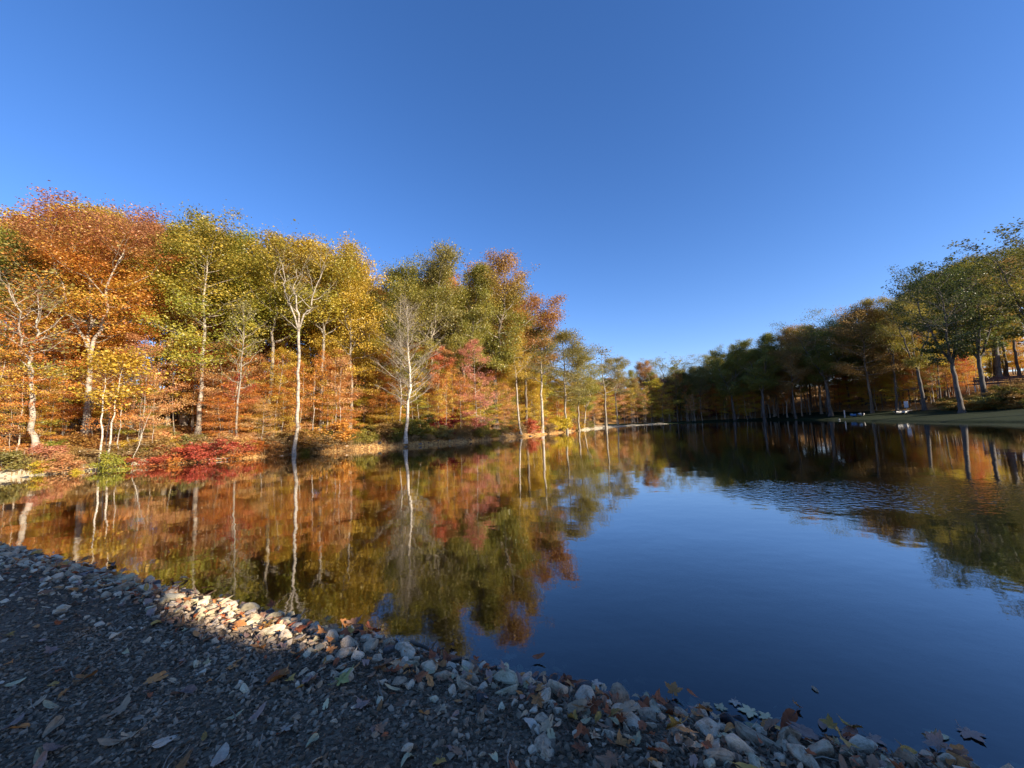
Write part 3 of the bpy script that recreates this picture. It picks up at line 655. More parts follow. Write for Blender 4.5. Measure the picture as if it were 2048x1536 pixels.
for i in range(120):
    u = (i + rng.uniform(0, 1)) / 120 * 1.02; p, nrm_ = along(min(u, .995)); dd = 9 + 26 * rng.uniform(0, 1)
    x, y = p + nrm_ * dd; b = np.array([x, y, gz(x, y)]); px, _, wv = proj(b)
    if wv < 8 or px < -500: continue
    top = np.interp(px, SKY_L[:, 0], SKY_L[:, 1]) + rng.uniform(18, 120); H = min(ztop(b, top), 19)
    if H < 5: continue
    lf = pick(['olive', 'goldgreen', 'lime', 'gold', 'greyolive', 'rust', 'orange']) if px < 1000 else pick(['greyolive', 'olive', 'gold', 'rust'])
    fill(tree('forest_tree', GL[lf] + ' crowned tree deeper in the wood on the sunlit bank', b, H, pick(['round0', 'round1', 'round2', 'round3', 'tall0', 'tall1', 'tall2']), lf, pick(['grey', 'brown', 'pale']), rng.uniform(1.0, 1.3), group=GL[lf] + ' trees deeper in the sunlit wood'), GL[lf] + ' inner forest tree', 'L')

for i in range(90):
    u = (i + rng.uniform(0, 1)) / 90; p, nrm_ = along(u); dd = rng.uniform(11, 27)
    x, y = p + nrm_ * dd; b = np.array([x, y, gz(x, y)]); px, _, wv = proj(b); lf = zone(px, 0)
    fill(tree('forest_tree', GL[lf] + ' maple', b, rng.uniform(6, 9), 'maple%d' % rng.integers(0, 5), lf, 'grey', rng.uniform(.9, 1.2), group=GL[lf] + ' understory maples on the sunlit bank'), GL[lf] + ' understory maple', 'L')

# shrubs along the sunlit bank
def shrub(px, depth, h, leaf, label, wide=1.0, **kw):
    b = at(px, depth); return tree('shrub', label, b, h, 'shrub%d' % rng.integers(0, 4), leaf, 'brown', wide, cat='shrub', leafname='foliage', **kw)
shrub(230, 17.8, 1.25, 'lime', 'bright green shrub at the foot of the white birches', .9)
shrub(310, 18.9, 1.0, 'redflame', 'low scarlet shrub near the driftwood branch', 1.5)
shrub(365, 20.2, 1.1, 'redflame', 'scarlet shrub next to the low scarlet shrub by the driftwood', 1.5)
shrub(395, 20.6, 1.3, 'red', 'rose red shrub beyond the scarlet shrubs', 1.3)
shrub(480, 22.0, 1.1, 'redflame', 'red shrub on the bank before the tall pale trunk', 1.4)
shrub(105, 17.4, .9, 'rose', 'rosy shrub between the sycamore and the white birches', 1.2)
shrub(85, 16.6, .6, 'yellow', 'small yellow shrub at the foot of the sycamore', 1.2)
shrub(148, 17.0, .5, 'yellow', 'small yellow shrub before the big leaning trunk', 1.1)
shrub(830, 30.6, 1.9, 'green', 'dark green shrub beside the waterline birch', 1.2)
shrub(882, 33.0, 1.9, 'crimson', 'crimson shrub on the shaded point beside the birch', 1.5)
shrub(945, 34.8, 1.7, 'rose', 'rose red shrub below the rose red maple', 1.0)
shrub(1066, 42.3, 1.8, 'red', 'red shrub beside the white leaning trunk', 1.0)
shrub(1122, 49.5, 2.4, 'yellow', 'brilliant yellow bush at the water near the point', 1.2)
shrub(1105, 48.2, 1.5, 'yellow', 'lower yellow bush next to the brilliant yellow bush', 1.2)
shrub(610, 25.2, 1.5, 'rust', 'russet shrub beside the tall pale trunk', 1.4)
shrub(665, 26.3, 1.7, 'orange', 'orange shrub on the leafy bank before the golden tree', 1.3)
shrub(775, 29.6, 1.5, 'brown', 'brown shrub on the shaded bank before the birch', 1.3)
for i in range(150):
    u = (i + rng.uniform(0, 1)) / 150; p, nrm_ = along(u); dd = rng.uniform(.2, 3.0) if i % 2 else rng.uniform(.15, .9)
    x, y = p + nrm_ * dd; b = np.array([x, y, gz(x, y)]); px = proj(b)[0]
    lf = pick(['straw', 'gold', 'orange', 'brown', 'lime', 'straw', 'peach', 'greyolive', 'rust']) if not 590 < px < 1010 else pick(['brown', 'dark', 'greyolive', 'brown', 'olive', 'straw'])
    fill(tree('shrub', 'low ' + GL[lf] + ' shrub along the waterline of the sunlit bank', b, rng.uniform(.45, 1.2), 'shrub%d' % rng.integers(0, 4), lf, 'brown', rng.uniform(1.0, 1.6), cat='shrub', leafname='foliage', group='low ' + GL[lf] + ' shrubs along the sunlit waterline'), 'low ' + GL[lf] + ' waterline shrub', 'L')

# far cove
hero(1322, 96, 735, 'dead_fork', None, 'pale', 'dead white tree with upswept bare limbs in the far cove', 'dead_tree', wide=1.1)
hero(1300, 103, 712, 'vase1', 'greyolive', 'oak', 'grey olive tree rising behind the dead white tree', 'broadleaf_tree')
hero(1290, 99, 722, 'round0', 'rust', 'oak', 'russet topped tree beside the dead white tree', 'oak_tree', wide=.8)
hero(1352, 105, 710, 'oak0', 'olive', 'oak', 'flat topped olive oak beyond the dead white tree', 'oak_tree', wide=1.05)
hero(1395, 106, 712, 'vase2', 'greyolive', 'oak', 'grey olive tree next to the flat topped olive oak', 'broadleaf_tree', wide=1.1)
hero(1362, 97, 745, 'tall1', 'orange', 'oak', 'orange tree in front of the flat topped olive oak', 'maple_tree', wide=1.2)
hero(1375, 96, 745, 'conifer0', 'dark', 'oak', 'dark green evergreen in the shaded far cove', 'pine_tree', wide=.9)
hero(1432, 100, 706, 'round3', 'olive', 'oak', 'olive tree where the cove turns toward the lawn', 'broadleaf_tree')
hero(1470, 92, 690, 'great', 'green', 'oak', 'domed green tree beyond the lawn', 'oak_tree', wide=.95)
hero(1530, 86, 672, 'great_b', 'green', 'oak', 'largest green dome above the far end of the lawn', 'oak_tree', wide=1.0)
hero(1592, 82, 650, 'round3', 'brown', 'oak', 'dark brownish oak between the green dome and the vase shaped tree', 'oak_tree', wide=.95)
hero(1662, 78, 628, 'vase2', 'green', 'oak', 'vase shaped green tree rising above its neighbours by the lawn', 'broadleaf_tree', wide=1.2)
hero(1745, 72, 606, 'round1', 'brown', 'brown', 'brownish thinning tree beside the vase shaped green tree', 'oak_tree', wide=1.25)
hero(1795, 70, 592, 'round2', 'greyolive', 'oak', 'dusky oak with a slim trunk behind the lawn boats', 'oak_tree', wide=1.0)
hero(1924, 50, 512, 'lawn_oak', 'deep', 'oak', 'big spreading oak with a thick dark trunk on the lawn edge', 'oak_tree', wide=.72, rot=.9, lean=.03, leandir=-1.57)
hero(1970, 57, 522, 'lawn_oak_b', 'deep', 'oak', 'forked oak beside the wooden deck with one sunlit flank', 'oak_tree', wide=.95)
hero(2095, 47, 452, 'lawn_oak_b', 'dark', 'oak', 'open crowned oak cut off by the frame above the deck', 'oak_tree', rot=2.5, wide=.85)
hero(1850, 64, 575, 'vase1', 'olive', 'oak', 'dark vase shaped tree behind the big spreading oak', 'broadleaf_tree', wide=.9)
hero(2000, 72, 610, 'round0', 'flame', 'pale', 'glowing orange maple behind the wooden deck', 'maple_tree', wide=1.0)
hero(2032, 76, 640, 'round2', 'redflame', 'oak', 'red orange maple beside the cottage', 'maple_tree', wide=.8)
hero(1955, 74, 640, 'tall2', 'gold', 'oak', 'golden maple between the forked oak and the orange maple', 'maple_tree', wide=1.3)
hero(1905, 78, 650, 'round1', 'gold', 'oak', 'yellow maple seen past the big oak trunk', 'maple_tree', wide=.9)

for i in range(170):                               # far cove and the wood behind the lawn
    px = rng.uniform(1150, 1660); wv = np.interp(px, [1150, 1215, 1330, 1450, 1660], [72, 84, 94, 96, 82]) + rng.uniform(0, 26)
    b = at(px, wv); d_, _w = lake(b[:2])
    if d_[0] < 5: continue
    top = np.interp(px, SKY_R[:, 0], SKY_R[:, 1]) + rng.uniform(8, 90)
    lf = pick(['olive', 'greyolive', 'olive', 'brown', 'dark', 'green']) if top - np.interp(px, SKY_R[:, 0], SKY_R[:, 1]) < 50 else pick(['rust', 'brown', 'gold', 'orange', 'dark', 'olive', 'brown'])
    H = ztop(b, top)
    if H < 3: continue
    fill(tree('woodland_tree', GL[lf] + ' tree in the shaded wood across the water', b, H, pick(['round0', 'round1', 'round2', 'round3', 'tall0', 'tall1', 'vase0', 'vase1']), lf, pick(['grey', 'brown', 'pale']), rng.uniform(.8, 1.15), group=GL[lf] + ' trees in the shaded wood across the water'), GL[lf] + ' forest tree', 'R')
for i in range(130):                               # the wood behind the lawn, with more light in it
    px = rng.uniform(1560, 2060); wv = np.interp(px, [1560, 1700, 1850, 2060], [88, 76, 64, 62]) + rng.uniform(0, 24)
    b = at(px, wv); d_, _w = lake(b[:2])
    if d_[0] < 14: continue
    if px > 1935: continue
    top = np.interp(px, SKY_R[:, 0], SKY_R[:, 1]) + rng.uniform(40, 170)
    lf = pick(['olive', 'dark', 'brown', 'greyolive']) if top - np.interp(px, SKY_R[:, 0], SKY_R[:, 1]) < 85 else pick(['gold', 'yellow', 'flame', 'gold', 'olive', 'brown'])
    H = ztop(b, top)
    if H < 3: continue
    fill(tree('grove_tree', GL[lf] + ' tree in the open wood behind the lawn', b, H, pick(['tall0', 'tall1', 'tall2', 'round1', 'vase1', 'sparse0']), lf, 'oak', rng.uniform(.75, 1.0), group=GL[lf] + ' trees in the open wood behind the lawn'), GL[lf] + ' open wood tree', 'R')
for i in range(46):                                # the crowns that make the wood's skyline above the lawn
    px = 1440 + (2040 - 1440) * (i + rng.uniform(0, 1)) / 46; wv = np.interp(px, [1440, 1560, 1700, 1850, 2040], [98, 90, 80, 72, 68]) + rng.uniform(0, 10); b = at(px, wv); d_, _w = lake(b[:2])
    if d_[0] < 15: continue
    top = np.interp(px, SKY_R[:, 0], SKY_R[:, 1]) + rng.uniform(2, 45); lf = pick(['olive', 'olive', 'greyolive', 'brown', 'green', 'gold', 'dark'])
    fill(tree('grove_tree', GL[lf] + ' tree', b, ztop(b, top), pick(['round0', 'round1', 'round2', 'round3', 'great']), lf, 'oak', rng.uniform(1.0, 1.3), group=GL[lf] + ' trees in the open wood behind the lawn'), GL[lf] + ' open wood tree', 'R')
for i in range(230):                               # understory across the water
    px = rng.uniform(1150, 2060); wv = np.interp(px, [1150, 1330, 1450, 1660, 1800, 1930, 2060], [76, 92, 95, 82, 70, 66, 66]) + rng.uniform(0, 14)
    b = at(px, wv); d_, _w = lake(b[:2])
    if d_[0] < (4 if px < 1520 else 14.5) or (px > 1940 and wv < 72): continue
    lf = pick(['orange', 'gold', 'flame', 'rust', 'yellow', 'peach', 'crimson']) if px < 1560 else pick(['gold', 'flame', 'yellow', 'orange', 'redflame', 'gold'])
    fill(tree('young_maple', GL[lf] + ' maple under the tall trees across the water', b, rng.uniform(4.5, 10.5), 'maple%d' % rng.integers(0, 5), lf, 'brown', rng.uniform(.9, 1.2), group=GL[lf] + ' understory maples across the water'), GL[lf] + ' understory maple', 'R')
for i in range(85):                               # slim stems under the far trees
    px = rng.uniform(1240, 1960); b = at(px, np.interp(px, [1240, 1330, 1450, 1660, 1800, 1960], [84, 90, 93, 80, 68, 62]) + rng.uniform(0, 5)); d_, _w = lake(b[:2])
    if d_[0] < (2 if px < 1520 else 13.5): continue
    lf = pick(['orange', 'gold', 'rust', 'peach', 'olive'])
    fill(tree('sapling', GL[lf] + ' sapling', b, rng.uniform(5, 9.5), 'sapling%d' % rng.integers(0, 4), lf, pick(['pale', 'grey', 'birch']), rng.uniform(.7, 1.0), group=GL[lf] + ' saplings across the water'), GL[lf] + ' slender sapling', 'R')
for i in range(75):                               # brush along the foot of the slope
    px = rng.uniform(1780, 2090); b = at(px, np.interp(px, [1780, 1900, 2090], [64, 53, 43.5]) + rng.uniform(-1.5, 4))
    d_, _w = lake(b[:2])
    if d_[0] < 11.5: continue
    lf = pick(['brown', 'brown', 'rust', 'dark', 'greyolive', 'dark'])
    fill(tree('shrub', GL[lf] + ' brush', b, rng.uniform(.8, 1.9), 'shrub%d' % rng.integers(0, 4), lf, 'brown', rng.uniform(1.2, 1.9), cat='shrub', leafname='foliage', group=GL[lf] + ' brush behind the lawn'), GL[lf] + ' brush clump', 'R')
for i in range(70):                               # brush on the slope behind the lawn
    px = rng.uniform(1560, 2100); wv = np.interp(px, [1560, 1700, 1850, 1930, 2100], [88, 76, 62, 55, 47]) + rng.uniform(0, 7)
    b = at(px, wv); d_, _w = lake(b[:2])
    if d_[0] < 15: continue
    lf = pick(['brown', 'brown', 'rust', 'dark', 'greyolive'])
    fill(tree('shrub', GL[lf] + ' brush on the slope behind the lawn', b, rng.uniform(.8, 1.7), 'shrub%d' % rng.integers(0, 4), lf, 'brown', rng.uniform(1.1, 1.7), cat='shrub', leafname='foliage', group=GL[lf] + ' brush behind the lawn'), GL[lf] + ' brush clump', 'R')

# trees on the bank beside and behind the viewer: they shade the path and the near lawn
def un(u, n): return u * SDIR[0] / math.cos(SUN_EL) + n * -SDIR[1] / math.cos(SUN_EL), u * SDIR[1] / math.cos(SUN_EL) + n * SDIR[0] / math.cos(SUN_EL)
SHADE = [(*un(15, 1.6), 13.5, 'great', 1.45), (*un(15.5, -3), 15, 'great_b', 1.3), (*un(20, -.8), 15, 'round2', 1.5), (*un(21, 2.6), 14, 'round0', 1.4), (*un(22, -5), 17, 'round3', 1.4), (*un(10.5, -1.8), 9, 'round3', 1.3), (*un(26, .5), 15, 'round1', 1.6), (*un(27, -4), 17, 'round3', 1.6)]
SHADE += [(46, -8.5, 24.5, 'great_b', 1), (50.5, -4, 25, 'round2', 1.3), (55, 1, 24.5, 'great', 1), (58, 9, 18, 'great_b', 1), (55, 18, 17, 'round3', 1), (60, 25, 16, 'round0', 1), (62, 33, 17, 'oak0', 1), (66, 42, 16, 'oak1', 1)]
for i, (x, y, H, k, wd) in enumerate(SHADE):
    e = tree('shade_tree', '%s tall shade tree beside the viewer, counting outward from the path' % ('first second third fourth fifth sixth seventh eighth ninth tenth eleventh twelfth thirteenth fourteenth fifteenth sixteenth seventeenth eighteenth nineteenth'.split()[i]), (x, y, gz(x, y)), H, k, 'olive', 'oak', wd, group='shade trees beside the viewer')
    if i < 8:                                     # leaves and twigs cut away along the sun's path to shape the stones' sun patch
        cr = [c for c in e.children if c.name.startswith('crown')][0]; me = cr.data; nv = len(me.vertices); co = np.empty(nv * 3, np.float32); me.vertices.foreach_get('co', co)
        M = np.array(e.matrix_basis); q = co.reshape(-1, 3) @ M[:3, :3].T + M[:3, 3]; c = q.reshape(-1, 4, 3).mean(1)
        G = c - SDIR * ((c[:, 2] - .2) / SDIR[2])[:, None]; ch = math.cos(SUN_EL); gu = G[:, 0] * .9135 - G[:, 1] * .4067; gn = G[:, 0] * .4067 + G[:, 1] * .9135
        r1 = ((gu + 3.15) / 1.1) ** 2 + ((gn - 2.20) / .46) ** 2; r2 = ((gu + 6.6) / 2.4) ** 2 + ((gn - 2.15) / .25) ** 2
        g = np.random.default_rng(i); keep = (r1 > 1) & ~((r2 < 1) & (g.uniform(0, 1, len(c)) < .5))
        at_ = {n: np.empty(len(c), np.float32) for n in ('rnd', 'cl', 'hg')}
        for n in at_: me.attributes[n].data.foreach_get('value', at_[n])
        tk = [c_ for c_ in e.children if c_.name.startswith('trunk')][0]; wm = tk.data; wv_ = np.empty(len(wm.vertices) * 3, np.float32); wm.vertices.foreach_get('co', wv_); wv_ = wv_.reshape(-1, 3)
        wf = np.empty(len(wm.loops), np.int32); wm.loops.foreach_get('vertex_index', wf); wf = wf.reshape(-1, 4); wi = np.empty(len(wm.polygons), np.int32); wm.polygons.foreach_get('material_index', wi)
        wc = (wv_ @ M[:3, :3].T + M[:3, 3])[wf].mean(1); G = wc - SDIR * ((wc[:, 2] - .2) / SDIR[2])[:, None]; wu = G[:, 0] * .9135 - G[:, 1] * .4067; wn = G[:, 0] * .4067 + G[:, 1] * .9135
        kw_ = (wi == 0) | (((wu + 3.15) / 1.1) ** 2 + ((wn - 2.20) / .46) ** 2 > 1); nm_ = npmesh('wood_shade', wv_, wf[kw_], True); nm_.materials.append(BARK['oak']); nm_.materials.append(BARK['twig']); nm_.polygons.foreach_set('material_index', wi[kw_]); tk.data = nm_
        k4 = np.nonzero(keep)[0]; cr.data = npmesh('leaves_shade', co.reshape(-1, 4, 3)[k4].reshape(-1, 3), np.arange(4 * len(k4)).reshape(-1, 4), False, {n: a[k4] for n, a in at_.items()}, LEAF['olive'])
# ---- labels of the many: told apart by landmark and by order along the bank
LM_L = [(120, 'around the pale forked sycamore'), (240, 'around the two white birches'), (330, 'behind the driftwood branch'), (430, 'below the yellow green tree'), (520, 'around the thin leafless tree'), (620, 'around the tall pale trunk'), (740, 'below the brightest golden tree'), (850, 'around the waterline birch'), (1000, 'below the great oak'), (1100, 'around the white leaning trunk'), (1e9, 'near the tip of the bank')]
LM_R = [(1280, 'at the mouth of the cove'), (1360, 'around the dead white tree'), (1440, 'below the flat topped oak'), (1560, 'below the green domes'), (1640, 'below the brownish oak'), (1720, 'below the vase shaped tree'), (1800, 'behind the lawn boats'), (1880, 'behind the dark shelter'), (1950, 'around the big oak trunk'), (1e9, 'beside the deck')]
ORD = 'first second third fourth fifth sixth seventh eighth ninth tenth eleventh twelfth thirteenth fourteenth fifteenth sixteenth seventeenth eighteenth nineteenth twentieth'.split()
ORD += ['twenty-' + w for w in ORD[:9]] + ['thirtieth'] + ['thirty-' + w for w in ORD[:9]]
bpy.context.view_layer.update()
def number_fill():
    seg = {}
    for o, what, side in FILL:
        px, _, wv = proj(o.matrix_world.translation); LM = LM_L if side == 'L' else LM_R
        lm = next(t for lim, t in LM if px < lim); seg.setdefault((what, lm, side), []).append((px, o))
    for (what, lm, side), lst in seg.items():
        lst.sort(key=lambda q: q[0]); tail = 'from silt side' if side == 'L' else 'from cove side'
        for k, (px, o) in enumerate(lst):
            if len(lst) == 1: o['label'] = 'lone ' + what + ' ' + lm
            else: o['label'] = ORD[min(k, 38)] + ' ' + what + ' ' + lm + ', ' + tail
number_fill()

# ------------------------------------------------------------------ the lawn's things
M_WHITE = plain('white_paint', (.60, .59, .55), .45, .06, 3)
M_DECK = plain('stained_redwood', (.085, .035, .026), .7, .35, 6)
M_DARKWOOD = plain('dark_timber', (.05, .038, .03), .8, .3, 5)
M_ROOF = plain('grey_shingles', (.11, .105, .10), .9, .3, 9)
M_BLACK = plain('black_plastic', (.012, .012, .014), .4, .2, 5)
M_BLUE = plain('blue_plastic', (.07, .20, .42), .35, .1, 3)
M_GLASS = plain('dark_window', (.03, .035, .045), .08, .1, 2, spec=.6)
M_POST = plain('weathered_post', (.46, .43, .38), .85, .25, 7)
M_METAL = plain('white_sign', (.62, .63, .66), .4, .05, 3)

def hull(name, L, Wd, Hh, mat, parent=None, deck=True):
    """a small boat's hull, keel down, pointed at both ends or cut off at the stern"""
    K, Q = 15, 9; v, f = [], []
    for i in range(K):
        u = i / (K - 1); x = (u - .5) * L; b = max(.03, math.sin(math.pi * min(1, u * .92 + .04)) ** .6) * Wd / 2; sheer = .12 * (2 * u - 1) ** 2 * L * .3
        for j in range(Q):
            a = math.pi * j / (Q - 1); v.append((x, -math.cos(a) * b, Hh * (1 - math.sin(a) ** .7) + sheer + (0 if deck else 0)))
    for i in range(K - 1):
        for j in range(Q - 1): f.append((i * Q + j, (i + 1) * Q + j, (i + 1) * Q + j + 1, i * Q + j + 1))
        f.append((i * Q, i * Q + Q - 1, (i + 1) * Q + Q - 1, (i + 1) * Q))
    me = bpy.data.meshes.new(name); me.from_pydata(v, [], f); me.materials.append(mat)
    for p in me.polygons: p.use_smooth = True
    return obj(name, me, parent)

def things_on_lawn():
    b = at(1803, 62); e = empty('rowing_boat', b + np.array([0, 0, .02]), .25)
    h_ = hull('hull', 2.6, .95, .34, M_WHITE, e); MB().box((0, 0, .30), (.24, .8, .03)).build('seat', M_DARKWOOD, e)
    MB().box((-.02, .42, .36), (2.0, .04, .05)).build('gunwale', M_WHITE, e); MB().box((-.02, -.42, .36), (2.0, .04, .05)).build('gunwale', M_WHITE, e)
    tag(e, 'small white rowing boat lying on the lawn before a dark kayak', 'boat')
    b = at(1811, 63.6); e = empty('kayak', b + np.array([0, 0, .05]), .15); hull('hull', 2.6, .72, .40, M_BLACK, e); MB().box((0, 0, .43), (.8, .4, .04)).build('cockpit', M_DARKWOOD, e, .01)
    tag(e, 'dark kayak lying just behind the white rowing boat', 'kayak')
    b = at(1814, 66); e = empty('sign_post', b, -.6); MB().box((0, 0, .55), (.07, .07, 1.1)).build('post', M_POST, e)
    MB().box((0, -.05, 1.25), (.52, .03, 1.05)).build('board', M_METAL, e, .01); tag(e, 'white upright board on a post behind the white rowing boat', 'sign')
    b = at(1690, 69.5); e = empty('mooring_post', b); MB().cyl((0, 0, -.1), (0, 0, 1.25), .10, .09).build('post', M_POST, e); MB().cyl((0, 0, 1.25), (0, 0, 1.32), .12, .06).build('cap', M_WHITE, e)
    tag(e, 'pale wooden mooring post at the water edge of the lawn', 'post')
    b = at(1708, 69.5); e = empty('kayak', b + np.array([0, 0, .03]), 1.2); hull('hull', 2.4, .75, .42, M_BLUE, e); MB().box((0, 0, .44), (.7, .42, .04)).build('cockpit', M_BLACK, e, .01)
    tag(e, 'light blue kayak on the lawn between post and white dinghy', 'kayak')
    b = at(1723, 68.8); e = empty('dinghy', b + np.array([0, 0, .03]), 1.0); hull('hull', 1.9, .85, .46, M_WHITE, e); MB().box((0, 0, .44), (.2, .7, .03)).build('seat', M_POST, e)
    tag(e, 'short white dinghy on the lawn beside the light blue kayak', 'boat')
    q = at(1676, 68.0); p_ = np.array([q[0] - .6, q[1] - 1.0, 0.0]); e = empty('buoy', p_)
    me = bpy.data.meshes.new('float'); bm = bmesh.new(); bmesh.ops.create_uvsphere(bm, u_segments=14, v_segments=9, radius=.2); bm.to_mesh(me); bm.free(); me.materials.append(M_WHITE); obj('float', me, e)
    MB().cyl((0, 0, .17), (0, 0, .27), .05, .035).build('cap', M_BLACK, e); tag(e, 'small white buoy floating off the lawn by the mooring post', 'buoy')
    # shelter
    b = at(1831, 70); e = empty('garden_shelter', b, -.35)
    for sx in (-1, 1):
        for sy in (-1, 1): MB().box((sx * 1.15, sy * .9, 1.35), (.16, .16, 2.9)).build('post', M_DARKWOOD, e)
    MB().box((0, 0, 2.86), (2.8, 2.3, .16)).box((0, 0, 3.02), (2.4, 1.9, .18), taper=.3).build('roof', M_ROOF, e)
    MB().box((0, 0, .45), (1.9, .5, .08)).build('bench_seat', M_DARKWOOD, e); MB().box((0, .24, .72), (1.9, .06, .4)).build('bench_back', M_DARKWOOD, e)
    tag(e, 'dark open timber shelter under the trees behind the lawn', 'shelter')
    # deck and cottage on the slope
    b = at(2003, 60); e = empty('wooden_deck', (b[0], b[1], b[2] + 1.0), -.62)
    for k in range(14): MB().box((-3.0 + k * .46, 0, .0), (.44, 2.6, .06)).build('plank', M_DECK, e)
    MB().box((0, -1.34, -.12), (6.5, .06, .26)).build('rim_board', M_DECK, e)
    for k in range(6): MB().box((-3.0 + k * 1.2, -1.1, -.72), (.14, .14, 1.3)).build('support_post', M_POST, e)
    for k in range(6): MB().box((-3.0 + k * 1.2, -1.25, .5), (.09, .09, 1.0)).build('railing_post', M_DECK, e)
    for z in (.25, .5, .75): MB().box((0, -1.25, z), (6.2, .035, .20)).build('railing_board', M_DECK, e)
    MB().box((0, -1.25, 1.03), (6.4, .14, .04)).build('handrail', M_DECK, e)
    tag(e, 'dark red stained deck with board railing on the slope', 'deck')
    for k, (dx, lab) in enumerate(((-1.0, 'white garden chair standing on the dark red deck'),)):
        a = e.matrix_basis @ Vector((dx, .1, .03)) if False else Vector((b[0] + dx * .8, b[1] + dx * -.5, b[2] + 1.04)); ch = empty('garden_chair', a, .6)
        MB().box((0, 0, .42), (.5, .5, .04)).build('seat', M_WHITE, ch); MB().box((0, .24, .75), (.5, .04, .62), rx=-.2).build('backrest', M_WHITE, ch)
        for sx in (-1, 1):
            for sy in (-1, 1): MB().box((sx * .22, sy * .22, .2), (.045, .045, .40)).build('leg', M_WHITE, ch)
        tag(ch, lab, 'chair')
    b2 = at(2165, 66); e = empty('cottage', (b2[0], b2[1], b2[2] - .1), -.62)
    MB().box((0, 0, 1.5), (8, 6, 3.2)).build('wall', M_WHITE, e); rf = bmesh.new()
    vs = [rf.verts.new(c) for c in ((-4.5, -3.5, 3.0), (4.5, -3.5, 3.0), (4.5, 3.5, 3.0), (-4.5, 3.5, 3.0), (-4.5, 0, 5.2), (4.5, 0, 5.2))]
    for ff in ((0, 1, 5, 4), (2, 3, 4, 5), (0, 4, 3), (1, 2, 5), (3, 2, 1, 0)): rf.faces.new([vs[i] for i in ff])
    me = bpy.data.meshes.new('roof'); rf.to_mesh(me); rf.free(); me.materials.append(M_ROOF); obj('roof', me, e)
    for x in (-2.4, 0, 2.4):
        wn = MB().box((x, -3.02, 1.8), (1.1, .08, 1.3)).build('window', M_WHITE, e); MB().box((x, -3.065, 1.8), (.94, .03, 1.14)).build('pane', M_GLASS, wn)
    MB().box((-4.02, .2, 1.2), (.08, 1.0, 2.1)).build('door', M_DECK, e)
    tag(e, 'white sided cottage with grey roof behind the deck', 'cottage')
things_on_lawn()

# ------------------------------------------------------------------ details of the sunlit bank
def px_ground(px, py, zoff=0.0):
    """where the line of sight through a picture point meets the ground (or the water)"""
    d = aF * PX_F + aR * (px - 1024) + aU * (768 - py); o = np.array([0, 0, EYE]); d = d / np.linalg.norm(d)
    ts = np.arange(.6, 40, .02); q = o + d * ts[:, None]; hz = np.maximum(height(q[:, :2]), -.02) + zoff
    i = int(np.argmax(q[:, 2] < hz)); return q[i]

def bank_cover():
    # fallen leaves carpeting the wood's edge
    n = 30000; us = rng.uniform(0, 1, n); dd = rng.uniform(.25, 9, n)
    tab = [along(u) for u in np.linspace(0, .9999, 400)]; i = (us * 399).astype(int)
    P0 = np.array([a for a, _ in tab])[i]; NN = np.array([b for _, b in tab])[i]
    xy = P0 + NN * dd[:, None] + rng.normal(0, .15, (n, 2)); z = height(xy)
    ok = z > .03; xy, z = xy[ok], z[ok]; n = len(z)
    c = np.stack([xy[:, 0], xy[:, 1], z + rng.uniform(.01, .10, n)], 1)
    nr = norm(np.array([0, 0, 1.]) + rng.normal(0, .45, (n, 3))); a = norm(np.cross(nr, rng.normal(0, 1, (n, 3)))); b = np.cross(nr, a); s = rng.uniform(.06, .15, (n, 1))
    q = np.stack([c - a * s, c + b * s * .7, c + a * s, c - b * s * .7], 1).reshape(-1, 3)
    obj('fallen_leaves', npmesh('fallen_leaves', q, np.arange(4 * n).reshape(n, 4), False, dict(rnd=rng.uniform(0, 1, n), cl=rng.uniform(0, 1, n), hg=np.zeros(n)), LEAF['peach']), kind='stuff')
    # dry grass and weeds at the waterline
    n = 16000; i = rng.integers(0, 400, n); dd = np.abs(rng.normal(.15, 1.0, n)) + .1
    P0 = np.array([a for a, _ in tab])[i]; NN = np.array([b for _, b in tab])[i]
    xy = P0 + NN * dd[:, None] + rng.normal(0, .1, (n, 2)) + np.stack([vnoise(i * 1., dd * 3, 6), vnoise(dd * 5, i * 1., 5)], 1) * .5; z = height(xy)
    ok = (z > .02) & (vnoise(xy[:, 0], xy[:, 1], 1.3, 5) > -.12); xy, z = xy[ok], z[ok]; n = len(z)
    c = np.stack([xy[:, 0], xy[:, 1], z - .02], 1); L = rng.uniform(.18, .55, (n, 1)); az = rng.uniform(0, 6.28, n)
    lean = np.stack([np.cos(az), np.sin(az), np.zeros(n)], 1) * rng.uniform(.1, .7, (n, 1)); w_ = np.stack([-np.sin(az), np.cos(az), np.zeros(n)], 1) * rng.uniform(.008, .02, (n, 1))
    m = c + lean * L * .35 + np.array([0, 0, 1.]) * L * .6; tp = c + lean * L * .95 + np.array([0, 0, 1.]) * L * .9
    q = np.stack([c - w_, c + w_, m + w_ * .8, m - w_ * .8, tp], 1).reshape(-1, 3); k = np.arange(n)[:, None] * 5
    obj('dry_grass', npmesh('dry_grass', q, [k + np.array([[0, 1, 2, 3]]), k + np.array([[3, 2, 4]])], False, dict(rnd=np.tile(rng.uniform(0, 1, n), 2), cl=np.tile(rng.uniform(0, 1, n), 2), hg=np.zeros(2 * n)), LEAF['straw']), kind='stuff')
bank_cover()

